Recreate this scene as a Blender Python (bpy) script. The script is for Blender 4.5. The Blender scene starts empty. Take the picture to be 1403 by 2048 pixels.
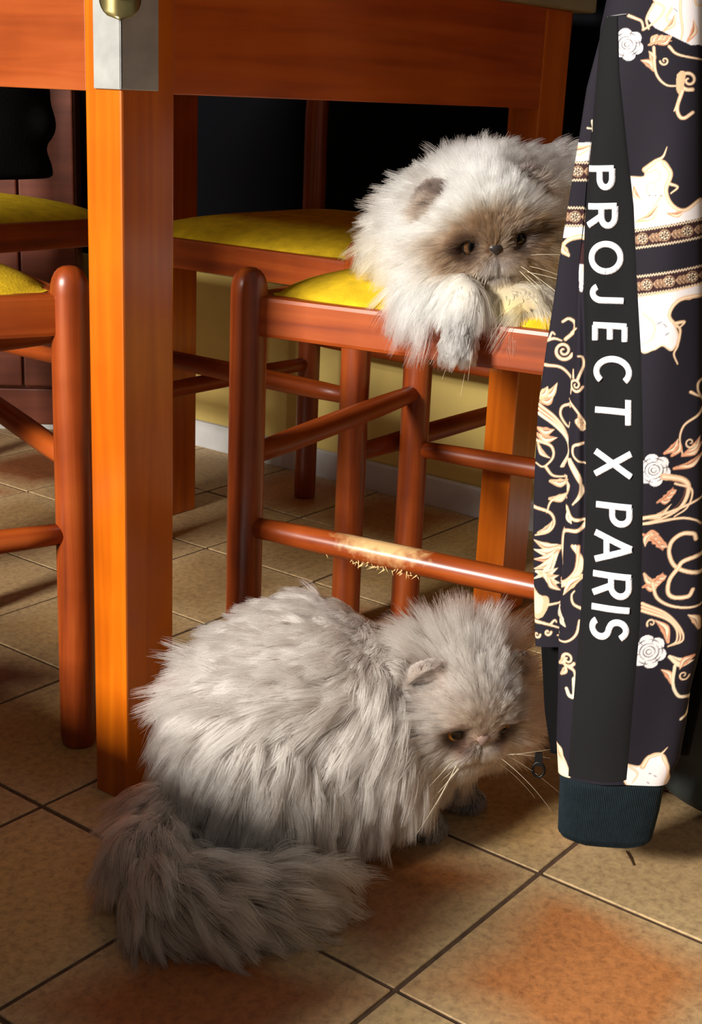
import bpy, bmesh, math, random
import numpy as np
from mathutils import Vector, Matrix, kdtree

random.seed(7)
RNG = np.random.default_rng(11)
SC = bpy.context.scene
COL = SC.collection

# ------------------------------------------------------------------ camera
PW, PH = 1403.0, 2048.0
FOC = 2680.64
YAW, PITCH, ROLL = math.radians(37.32692), math.radians(17.18641), math.radians(2.48366)
CAM = np.array([0.0, 0.0, 0.63])
FW = np.array([math.cos(YAW) * math.cos(PITCH), math.sin(YAW) * math.cos(PITCH), -math.sin(PITCH)])
_r = np.array([math.sin(YAW), -math.cos(YAW), 0.0])
_u = np.cross(_r, FW)
RT = math.cos(ROLL) * _r + math.sin(ROLL) * _u
UP = -math.sin(ROLL) * _r + math.cos(ROLL) * _u

cam_data = bpy.data.cameras.new('camera')
cam = bpy.data.objects.new('camera', cam_data)
COL.objects.link(cam)
cam.matrix_world = Matrix(((RT[0], UP[0], -FW[0], CAM[0]), (RT[1], UP[1], -FW[1], CAM[1]),
                           (RT[2], UP[2], -FW[2], CAM[2]), (0, 0, 0, 1)))
cam_data.sensor_fit = 'VERTICAL'
cam_data.sensor_height = 24.0
cam_data.sensor_width = 24.0 * PW / PH
cam_data.lens = FOC / PH * 24.0
cam_data.clip_start = 0.02
SC.camera = cam

SC.view_settings.view_transform = 'Standard'
SC.view_settings.look = 'None'
SC.view_settings.gamma = 1.0
SC.view_settings.use_curve_mapping = False
SC.view_settings.exposure = 0.0

# ------------------------------------------------------------------ world and window daylight
world = bpy.data.worlds.new('world')
SC.world = world
world.use_nodes = True
bg = world.node_tree.nodes['Background']
bg.inputs['Color'].default_value = (1.0, 0.95, 0.87, 1)
bg.inputs['Strength'].default_value = 0.20

WIN_C = Vector((-2.15, 1.10, 1.60))
ld = bpy.data.lights.new('window_daylight', 'AREA')
ld.shape = 'RECTANGLE'
ld.size, ld.size_y = 0.70, 0.44
ld.energy = 225
ld.color = (1.0, 0.95, 0.86)
lo = bpy.data.objects.new('window_daylight', ld)
COL.objects.link(lo)
lo.location = WIN_C
lo.rotation_euler = (Vector((0.95, 0.72, 0.28)) - WIN_C).to_track_quat('-Z', 'Y').to_euler()


# ------------------------------------------------------------------ helpers
def PX(px, py, d):
    """point seen at a photo pixel at a given depth along the view axis"""
    return CAM + (FW + RT * (px - PW / 2) / FOC - UP * (py - PH / 2) / FOC) * d


def PZ(px, py, z):
    """point seen at a photo pixel at a given height above the floor"""
    d = FW + RT * (px - PW / 2) / FOC - UP * (py - PH / 2) / FOC
    return CAM + d * ((z - CAM[2]) / d[2])


def lin(c):
    c = np.asarray(c, float) / 255.0
    return np.where(c <= 0.04045, c / 12.92, ((c + 0.055) / 1.055) ** 2.4)


def rgba(c):
    l = lin(c)
    return (float(l[0]), float(l[1]), float(l[2]), 1.0)


def smooth(a, b, x):
    t = np.clip((x - a) / (b - a), 0, 1)
    return t * t * (3 - 2 * t)


def nrm(v):
    return v / (np.linalg.norm(v, axis=-1, keepdims=True) + 1e-12)


def mesh_obj(name, verts, faces, mat=None, parent=None, shade=True, link=True):
    me = bpy.data.meshes.new(name)
    me.from_pydata([tuple(map(float, v)) for v in verts], [], [tuple(map(int, f)) for f in faces])
    if shade:
        me.polygons.foreach_set('use_smooth', [True] * len(me.polygons))
    me.update()
    o = bpy.data.objects.new(name, me)
    if mat is not None:
        me.materials.append(mat)
    COL.objects.link(o)
    if parent is not None:
        o.parent = parent
    return o


def bm_obj(name, bm, mat=None, parent=None, shade=False):
    me = bpy.data.meshes.new(name)
    bm.normal_update()
    bm.to_mesh(me)
    bm.free()
    if shade:
        me.polygons.foreach_set('use_smooth', [True] * len(me.polygons))
    if mat is not None:
        me.materials.append(mat)
    o = bpy.data.objects.new(name, me)
    COL.objects.link(o)
    if parent is not None:
        o.parent = parent
    return o


def empty(name, loc=(0, 0, 0), rz=0.0):
    o = bpy.data.objects.new(name, None)
    o.location = loc
    o.rotation_euler = (0, 0, rz)
    COL.objects.link(o)
    return o


def tag(o, label=None, cat=None, group=None, kind=None):
    if label:
        o['label'] = label
    if cat:
        o['category'] = cat
    if group:
        o['group'] = group
    if kind:
        o['kind'] = kind
    return o


def box_bm(lo_, hi_, bev=0.0, seg=2):
    bm = bmesh.new()
    bmesh.ops.create_cube(bm, size=1.0)
    for v in bm.verts:
        for i in range(3):
            v.co[i] = lo_[i] + (v.co[i] + 0.5) * (hi_[i] - lo_[i])
    if bev > 0:
        bmesh.ops.bevel(bm, geom=list(bm.edges), offset=bev, segments=seg, profile=0.6, affect='EDGES')
    return bm


def box(name, lo_, hi_, mat, parent=None, bev=0.0, seg=2):
    return bm_obj(name, box_bm(lo_, hi_, bev, seg), mat, parent)


def tube(name, pts, radii, mat, parent=None, seg=20, caps='flat'):
    """round bar along a polyline with a radius per point"""
    pts = [Vector(p) for p in pts]
    verts, faces = [], []
    n = len(pts)
    t0 = (pts[-1] - pts[0]).normalized()
    ref = Vector((0, 0, 1)) if abs(t0.z) < 0.9 else Vector((1, 0, 0))
    for i, p in enumerate(pts):
        t = (pts[min(i + 1, n - 1)] - pts[max(i - 1, 0)]).normalized()
        a = t.cross(ref).normalized()
        b = t.cross(a).normalized()
        for k in range(seg):
            an = 2 * math.pi * k / seg
            verts.append(p + (a * math.cos(an) + b * math.sin(an)) * radii[i])
    for i in range(n - 1):
        for k in range(seg):
            k2 = (k + 1) % seg
            faces.append((i * seg + k, (i + 1) * seg + k, (i + 1) * seg + k2, i * seg + k2))
    faces.append(tuple(range(seg)))
    faces.append(tuple(reversed(range((n - 1) * seg, n * seg))))
    return mesh_obj(name, verts, faces, mat, parent)


# ------------------------------------------------------------------ materials
def new_mat(name):
    m = bpy.data.materials.new(name)
    m.use_nodes = True
    nt = m.node_tree
    return m, nt, nt.nodes, nt.links, nt.nodes['Principled BSDF']


def ramp(nodes, stops):
    r = nodes.new('ShaderNodeValToRGB')
    cr = r.color_ramp
    while len(cr.elements) < len(stops):
        cr.elements.new(0.5)
    for e, (p, c) in zip(cr.elements, stops):
        e.position = p
        e.color = rgba(c)
    return r


def wood_mat(name, dark, mid, light, axis='Z', rough=0.32, scale=1.0, coat=0.3, wear=None):
    m, nt, N, L, b = new_mat(name)
    tc = N.new('ShaderNodeTexCoord')
    mp = N.new('ShaderNodeMapping')
    s = {'X': (3, 60, 60), 'Y': (60, 3, 60), 'Z': (60, 60, 3)}[axis]
    mp.inputs['Scale'].default_value = tuple(v * scale for v in s)
    L.new(tc.outputs['Object'], mp.inputs['Vector'])
    n1 = N.new('ShaderNodeTexNoise')
    n1.inputs['Scale'].default_value = 1.0
    n1.inputs['Detail'].default_value = 6
    n1.inputs['Distortion'].default_value = 0.6
    L.new(mp.outputs[0], n1.inputs['Vector'])
    n2 = N.new('ShaderNodeTexNoise')
    n2.inputs['Scale'].default_value = 14
    n2.inputs['Detail'].default_value = 3
    L.new(tc.outputs['Object'], n2.inputs['Vector'])
    mx = N.new('ShaderNodeMath')
    mx.operation = 'MULTIPLY_ADD'
    mx.inputs[1].default_value = 0.7
    L.new(n1.outputs[0], mx.inputs[0])
    m2 = N.new('ShaderNodeMath')
    m2.operation = 'MULTIPLY'
    m2.inputs[1].default_value = 0.3
    L.new(n2.outputs[0], m2.inputs[0])
    L.new(m2.outputs[0], mx.inputs[2])
    r = ramp(N, [(0.30, dark), (0.5, mid), (0.72, light)])
    L.new(mx.outputs[0], r.inputs[0])
    col = r.outputs[0]
    if wear:
        (wx, wy, wz), (sx, sy, sz), wc = wear
        mpw = N.new('ShaderNodeMapping')
        mpw.vector_type = 'TEXTURE'
        mpw.inputs['Location'].default_value = (wx, wy, wz)
        mpw.inputs['Scale'].default_value = (sx, sy, sz)
        L.new(tc.outputs['Object'], mpw.inputs['Vector'])
        ln = N.new('ShaderNodeVectorMath')
        ln.operation = 'LENGTH'
        L.new(mpw.outputs[0], ln.inputs[0])
        nw = N.new('ShaderNodeTexNoise')
        nw.inputs['Scale'].default_value = 130
        nw.inputs['Detail'].default_value = 4
        L.new(tc.outputs['Object'], nw.inputs['Vector'])
        ad = N.new('ShaderNodeMath')
        ad.operation = 'ADD'
        L.new(ln.outputs['Value'], ad.inputs[0])
        L.new(nw.outputs[0], ad.inputs[1])
        rw = ramp(N, [(0.0, (255, 255, 255)), (0.5, (0, 0, 0))])
        mr = N.new('ShaderNodeMapRange')
        mr.inputs['From Min'].default_value = 0.9
        mr.inputs['From Max'].default_value = 1.5
        mr.inputs['To Min'].default_value = 0.9
        mr.inputs['To Max'].default_value = 0.0
        L.new(ad.outputs[0], mr.inputs[0])
        mixw = N.new('ShaderNodeMixRGB')
        mixw.inputs[2].default_value = rgba(wc)
        L.new(mr.outputs[0], mixw.inputs[0])
        L.new(col, mixw.inputs[1])
        col = mixw.outputs[0]
    L.new(col, b.inputs['Base Color'])
    b.inputs['Roughness'].default_value = rough
    b.inputs['Coat Weight'].default_value = coat
    b.inputs['Coat Roughness'].default_value = 0.2
    bp = N.new('ShaderNodeBump')
    bp.inputs['Strength'].default_value = 0.06
    bp.inputs['Distance'].default_value = 0.002
    L.new(n1.outputs[0], bp.inputs['Height'])
    L.new(bp.outputs[0], b.inputs['Normal'])
    return m


def plain_mat(name, c, rough=0.6, metal=0.0, noise=0.0, nscale=20, bump=0.0, bscale=200, sheen=0.0):
    m, nt, N, L, b = new_mat(name)
    b.inputs['Roughness'].default_value = rough
    b.inputs['Metallic'].default_value = metal
    b.inputs['Base Color'].default_value = rgba(c)
    if rough >= .85:
        b.inputs['Specular IOR Level'].default_value = .12
    tc = N.new('ShaderNodeTexCoord')
    if noise > 0:
        n = N.new('ShaderNodeTexNoise')
        n.inputs['Scale'].default_value = nscale
        n.inputs['Detail'].default_value = 5
        L.new(tc.outputs['Object'], n.inputs['Vector'])
        c = np.array(c, float)
        r = ramp(N, [(0.3, np.clip(c * (1 - noise), 0, 255)), (0.7, np.clip(c * (1 + noise), 0, 255))])
        L.new(n.outputs[0], r.inputs[0])
        L.new(r.outputs[0], b.inputs['Base Color'])
    if bump > 0:
        n = N.new('ShaderNodeTexNoise')
        n.inputs['Scale'].default_value = bscale
        n.inputs['Detail'].default_value = 3
        L.new(tc.outputs['Object'], n.inputs['Vector'])
        bp = N.new('ShaderNodeBump')
        bp.inputs['Strength'].default_value = bump
        bp.inputs['Distance'].default_value = 0.002
        L.new(n.outputs[0], bp.inputs['Height'])
        L.new(bp.outputs[0], b.inputs['Normal'])
    if sheen > 0:
        b.inputs['Sheen Weight'].default_value = sheen
    return m


def vcol_mat(name, attr='Col', rough=0.8, bump=0.0, bscale=900, sheen=0.0):
    m, nt, N, L, b = new_mat(name)
    a = N.new('ShaderNodeAttribute')
    a.attribute_name = attr
    L.new(a.outputs['Color'], b.inputs['Base Color'])
    b.inputs['Roughness'].default_value = rough
    b.inputs['Sheen Weight'].default_value = sheen
    if bump:
        tc = N.new('ShaderNodeTexCoord')
        n = N.new('ShaderNodeTexNoise')
        n.inputs['Scale'].default_value = bscale
        L.new(tc.outputs['Object'], n.inputs['Vector'])
        bp = N.new('ShaderNodeBump')
        bp.inputs['Strength'].default_value = bump
        bp.inputs['Distance'].default_value = 0.001
        L.new(n.outputs[0], bp.inputs['Height'])
        L.new(bp.outputs[0], b.inputs['Normal'])
    return m


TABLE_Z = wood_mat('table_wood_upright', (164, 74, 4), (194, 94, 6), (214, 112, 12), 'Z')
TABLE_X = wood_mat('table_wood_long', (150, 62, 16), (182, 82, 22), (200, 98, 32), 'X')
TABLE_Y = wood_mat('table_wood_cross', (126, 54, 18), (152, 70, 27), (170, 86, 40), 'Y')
CH = ((88, 32, 10), (142, 60, 18), (178, 88, 34))
CHAIR_Z = wood_mat('chair_wood_upright', *CH, axis='Z', rough=0.36, coat=.12)
CR = ((102, 38, 8), (152, 64, 15), (182, 88, 28))
CHAIR_X = wood_mat('chair_wood_wide', *CR, axis='X', rough=0.42, coat=.05)
CHAIR_Y = wood_mat('chair_wood_deep', *CR, axis='Y', rough=0.42, coat=.05)
YELLOW = plain_mat('yellow_upholstery', (216, 178, 34), 0.95, noise=0.08, nscale=60, bump=0.25, bscale=400)
ALU = plain_mat('brushed_aluminium', (176, 178, 176), 0.42, metal=0.35, noise=0.06, nscale=50)
BRASS = plain_mat('aged_brass', (150, 138, 92), 0.28, metal=0.9, noise=0.1, nscale=60)
STEEL = plain_mat('steel', (170, 170, 175), 0.25, metal=1.0)
WALL_Y = plain_mat('ochre_wall', (216, 190, 114), 0.9, noise=0.05, nscale=8, bump=0.15, bscale=120)
WALL_D = plain_mat('wall_shade_black', (5, 5, 9), 0.95)  # near-black base colour holds the shade of the unlit wall
WHITE = plain_mat('white_skirting', (205, 205, 205), 0.5, noise=0.04)
CAB = wood_mat('cabinet_wood', (92, 42, 26), (112, 54, 34), (128, 66, 42), 'X', rough=0.45)
DARK_CLOTH = plain_mat('black_cloth', (14, 13, 15), 0.95, bump=0.3, bscale=300)
GREYBAG = plain_mat('dark_grey_nylon', (52, 58, 56), 0.7, bump=0.3, bscale=500)
GROUT = plain_mat('grout', (92, 72, 58), 0.95, noise=0.15, nscale=80)


# ------------------------------------------------------------------ floor with tiles
def tile_mat():
    m, nt, N, L, b = new_mat('terracotta_tile')
    tc = N.new('ShaderNodeTexCoord')
    oi = N.new('ShaderNodeObjectInfo')
    ofs = N.new('ShaderNodeVectorMath')
    ofs.operation = 'MULTIPLY_ADD'
    ofs.inputs[1].default_value = (1, 1, 1)
    L.new(tc.outputs['Object'], ofs.inputs[0])
    comb = N.new('ShaderNodeCombineXYZ')
    mul = N.new('ShaderNodeMath')
    mul.operation = 'MULTIPLY'
    mul.inputs[1].default_value = 37.0
    L.new(oi.outputs['Random'], mul.inputs[0])
    L.new(mul.outputs[0], comb.inputs[0])
    L.new(mul.outputs[0], comb.inputs[1])
    L.new(comb.outputs[0], ofs.inputs[2])
    big = N.new('ShaderNodeTexNoise')
    big.inputs['Scale'].default_value = 7
    big.inputs['Detail'].default_value = 5
    big.inputs['Roughness'].default_value = 0.6
    L.new(ofs.outputs[0], big.inputs['Vector'])
    fine = N.new('ShaderNodeTexNoise')
    fine.inputs['Scale'].default_value = 120
    fine.inputs['Detail'].default_value = 6
    fine.inputs['Roughness'].default_value = 0.75
    fine.inputs['Distortion'].default_value = 0.3
    L.new(ofs.outputs[0], fine.inputs['Vector'])
    # pale worn margin of every tile
    sep = N.new('ShaderNodeSeparateXYZ')
    L.new(tc.outputs['Object'], sep.inputs[0])
    ab = []
    for k in (0, 1):
        a = N.new('ShaderNodeMath')
        a.operation = 'ABSOLUTE'
        L.new(sep.outputs[k], a.inputs[0])
        ab.append(a)
    mxx = N.new('ShaderNodeMath')
    mxx.operation = 'MAXIMUM'
    L.new(ab[0].outputs[0], mxx.inputs[0])
    L.new(ab[1].outputs[0], mxx.inputs[1])
    wob = N.new('ShaderNodeMath')
    wob.operation = 'MULTIPLY_ADD'
    wob.inputs[1].default_value = 0.09
    L.new(big.outputs[0], wob.inputs[0])
    L.new(mxx.outputs[0], wob.inputs[2])
    mr = N.new('ShaderNodeMapRange')
    mr.inputs['From Min'].default_value = 0.095
    mr.inputs['From Max'].default_value = 0.15
    L.new(wob.outputs[0], mr.inputs[0])
    sand = N.new('ShaderNodeRGB')
    sand.outputs[0].default_value = rgba((206, 178, 134))
    mix1 = N.new('ShaderNodeMixRGB')
    L.new(mr.outputs[0], mix1.inputs[0])
    L.new(oi.outputs['Color'], mix1.inputs[1])
    L.new(sand.outputs[0], mix1.inputs[2])
    # speckle
    rs = ramp(N, [(0.30, (120, 96, 78)), (0.48, (216, 208, 200)), (0.62, (255, 248, 236))])
    L.new(fine.outputs[0], rs.inputs[0])
    mul2 = N.new('ShaderNodeMixRGB')
    mul2.blend_type = 'MULTIPLY'
    mul2.inputs[0].default_value = 0.62
    L.new(mix1.outputs[0], mul2.inputs[1])
    L.new(rs.outputs[0], mul2.inputs[2])
    L.new(mul2.outputs[0], b.inputs['Base Color'])
    b.inputs['Roughness'].default_value = 0.55
    bp = N.new('ShaderNodeBump')
    bp.inputs['Strength'].default_value = 0.12
    bp.inputs['Distance'].default_value = 0.002
    L.new(fine.outputs[0], bp.inputs['Height'])
    L.new(bp.outputs[0], b.inputs['Normal'])
    return m


TILE = tile_mat()
floor = box('floor', (-2.4, -1.6, -0.06), (2.0, 2.75, -0.0013), GROUT)
tag(floor, 'sand and terracotta tiled floor', kind='structure')
GX0, GY0, GXS, GYS = 0.7007, 0.4740, 0.2097, 0.2000
tb = box_bm((-GXS / 2 + 0.0022, -GYS / 2 + 0.0022, -0.010), (GXS / 2 - 0.0022, GYS / 2 - 0.0022, 0.0), 0.0006, 1)
tile_me = bpy.data.meshes.new('tile')
tb.to_mesh(tile_me)
tb.free()
tile_me.materials.append(TILE)
SANDS = [(178, 150, 104), (170, 140, 96), (184, 156, 116), (160, 132, 92)]
RUSTS = [(150, 92, 50), (160, 104, 62), (138, 84, 46)]
SPECIAL = {(0, -1): (178, 118, 70), (0, 0): (142, 88, 46), (1, 0): (176, 146, 98), (1, -1): (172, 146, 108),
           (-1, 0): (150, 88, 44), (-1, -1): (176, 146, 98), (-1, 1): (190, 160, 108), (0, 1): (180, 144, 92),
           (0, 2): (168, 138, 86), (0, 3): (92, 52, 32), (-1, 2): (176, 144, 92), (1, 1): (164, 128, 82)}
for i in range(-7, 6):
    for j in range(-5, 11):
        t = bpy.data.objects.new('tile', tile_me)
        COL.objects.link(t)
        t.location = (GX0 + (i + 0.5) * GXS, GY0 + (j + 0.5) * GYS, random.uniform(-0.0004, 0.0004))
        c = SPECIAL.get((i, j)) or (random.choice(SANDS) if random.random() < 0.62 else random.choice(RUSTS))
        t.color = rgba(np.minimum(np.array(c) * 1.13, 255))
        t.parent = floor

# ------------------------------------------------------------------ walls
XW = 1.752
w = box('wall_back', (XW, -1.6, -0.02), (XW + 0.12, 2.75, 0.318), WALL_Y)
tag(w, 'ochre yellow lower wall', kind='structure')
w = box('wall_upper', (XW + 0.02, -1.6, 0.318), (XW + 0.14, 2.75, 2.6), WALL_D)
tag(w, 'upper wall with its unlit darkness put into the colour', kind='structure')
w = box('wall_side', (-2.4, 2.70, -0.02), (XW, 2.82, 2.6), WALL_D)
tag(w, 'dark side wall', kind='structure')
w = box('baseboard_back', (XW - 0.012, -1.6, -0.001), (XW, 2.70, 0.048), WHITE, bev=0.003)
tag(w, 'white skirting along the ochre wall', kind='structure')
# window wall on the daylight side, opening around the window
wy0, wy1, wz0, wz1 = 0.70, 1.50, 1.33, 1.87
xw0, xw1 = -2.40, -2.28
WALL_P = plain_mat('window_wall_paint', (150, 130, 90), 0.9)
wl = box('wall_window', (xw0, -1.6, -0.02), (xw1, wy0, 2.6), WALL_P)
tag(wl, 'plain wall with the daylight window', kind='structure')
for lo_, hi_ in (((xw0, wy1, -0.02), (xw1, 2.70, 2.6)), ((xw0, wy0, -0.02), (xw1, wy1, wz0)), ((xw0, wy0, wz1), (xw1, wy1, 2.6))):
    box('wall_segment', lo_, hi_, WALL_P, parent=wl)
win = empty('window_1', (xw1, (wy0 + wy1) / 2, wz0))
tag(win, 'white framed window lighting the room', kind='structure')
hw = (wy1 - wy0) / 2
hh = wz1 - wz0
for lo_, hi_ in (((-0.06, -hw, 0), (0.0, -hw + 0.04, hh)), ((-0.06, hw - 0.04, 0), (0.0, hw, hh)),
                 ((-0.06, -hw, 0), (0.0, hw, 0.04)), ((-0.06, -hw, hh - 0.04), (0.0, hw, hh))):
    box('window_frame', lo_, hi_, WHITE, parent=win, bev=0.004)

# made-up low seat out of view, added to keep daylight off the near tiles
added_bench = empty('unseen_shade_bench', (0.05, 1.25, 0))
tag(added_bench, 'unseen low dark seat on short feet, added to shade the near tiles', 'added_bench')
BENCHM = plain_mat('shade_bench_cloth', (70, 58, 48), .9, bump=.2)
box('shade_bench_seat', (-.34, -.70, .045), (.34, .85, .275), BENCHM, added_bench, .015, 3)
for x in (-.30, .30):
    for y in (-.66, .81):
        tube('shade_bench_foot', [(x, y, 0), (x, y, .05)], [.016, .020], CAB, added_bench, 12)

# ------------------------------------------------------------------ table
TX0, TX1, TY0, TY1 = 0.755, 1.456, 0.8195, 1.461
LX, LY, APZ, APT = 0.058, 0.042, 0.626, 0.735
table = empty('dining_table', ((TX0 + TX1) / 2, (TY0 + TY1) / 2, 0))
tag(table, 'orange-brown wooden table with square legs and a metal corner bracket', 'table')
tcx, tcy = table.location.x, table.location.y


def tbox(name, x0, y0, z0, x1, y1, z1, mat, bev=0.002):
    return box(name, (x0 - tcx, y0 - tcy, z0), (x1 - tcx, y1 - tcy, z1), mat, table, bev)


for x in (TX0, TX1 - LX):
    for y in (TY0, TY1 - LY):
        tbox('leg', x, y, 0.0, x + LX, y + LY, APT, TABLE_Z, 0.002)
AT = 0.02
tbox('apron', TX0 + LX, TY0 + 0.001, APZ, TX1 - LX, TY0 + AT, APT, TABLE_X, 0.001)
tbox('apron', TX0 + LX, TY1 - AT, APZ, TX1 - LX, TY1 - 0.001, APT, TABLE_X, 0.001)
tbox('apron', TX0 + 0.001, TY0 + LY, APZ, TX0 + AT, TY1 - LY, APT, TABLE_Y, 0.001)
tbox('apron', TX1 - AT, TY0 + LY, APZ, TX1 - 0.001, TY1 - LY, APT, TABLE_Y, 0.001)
TOPM = plain_mat('table_top_laminate', (150, 140, 108), 0.5, noise=0.06)
tbox('table_top', TX0 - 0.012, TY0 - 0.012, APT, TX1 + 0.035, TY1 + 0.02, APT + 0.026, TOPM, 0.004)
# aluminium angle wrapped round the near corner
bkt = empty('corner_bracket', (TX0 - tcx, TY0 - tcy, 0.628))
bkt.parent = table
bkt['label'] = 'aluminium angle bracket with a brass catch'
bw = 0.0022
box('bracket_plate', (-bw, -bw, 0), (0, 0.0295, 0.1), ALU, bkt, 0.0008)
box('bracket_plate', (-bw, -bw, 0), (0.0385, 0, 0.1), ALU, bkt, 0.0008)
# brass keeper: rounded oval tongue wrapping the corner, screwed on
vs, fs = [], []
nu, nv = 24, 18
for j in range(nv + 1):
    tv = j / nv
    zc = 0.0505 + 0.055 * tv
    hwid = 0.0170 * math.sqrt(max(0.0, 1 - max(0.0, (0.34 - tv) / 0.34) ** 2.4))
    for i in range(nu + 1):
        s = -1 + 2 * i / nu
        a = s * hwid
        rr = 0.012
        d = Vector((-1, -1, 0)).normalized()
        side = Vector((1, -1, 0)).normalized()
        p = d * (0.016 * (1 - 0.55 * (a / 0.0170) ** 2) + 0.0) + side * (a * 0.95)
        vs.append((p.x, p.y, zc))
for j in range(nv):
    for i in range(nu):
        q = j * (nu + 1) + i
        fs.append((q, q + 1, q + nu + 2, q + nu + 1))
kp = mesh_obj('catch_plate', vs, fs, BRASS, bkt)
sm = kp.modifiers.new('thick', 'SOLIDIFY')
sm.thickness = 0.003
sm.offset = -1
dvec = Vector((-1, -1, 0)).normalized()
bm = bmesh.new()
bmesh.ops.create_uvsphere(bm, u_segments=20, v_segments=12, radius=0.0075)
for v in bm.verts:
    v.co.z *= 1.0
bmesh.ops.scale(bm, vec=(1, 1, 0.55), verts=bm.verts)
rot = dvec.to_track_quat('Z', 'Y').to_matrix()
bmesh.ops.transform(bm, matrix=Matrix.Translation(dvec * 0.018 + Vector((0, 0, 0.073))) @ rot.to_4x4(), verts=bm.verts)
bm_obj('screw', bm, STEEL, bkt, True)
bm = box_bm((-0.0062, -0.0011, 0.0022), (0.0062, 0.0011, 0.0046))
bmesh.ops.transform(bm, matrix=Matrix.Translation(dvec * 0.018 + Vector((0, 0, 0.073))) @ rot.to_4x4() @ Matrix.Rotation(0.5, 4, 'Z'), verts=bm.verts)
bm_obj('screw_slot', bm, DARK_CLOTH, bkt)


# ------------------------------------------------------------------ chairs
def seat_dome(e):
    return .031 * np.maximum(0.0, 1 - e ** 2.2) ** .62


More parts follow.
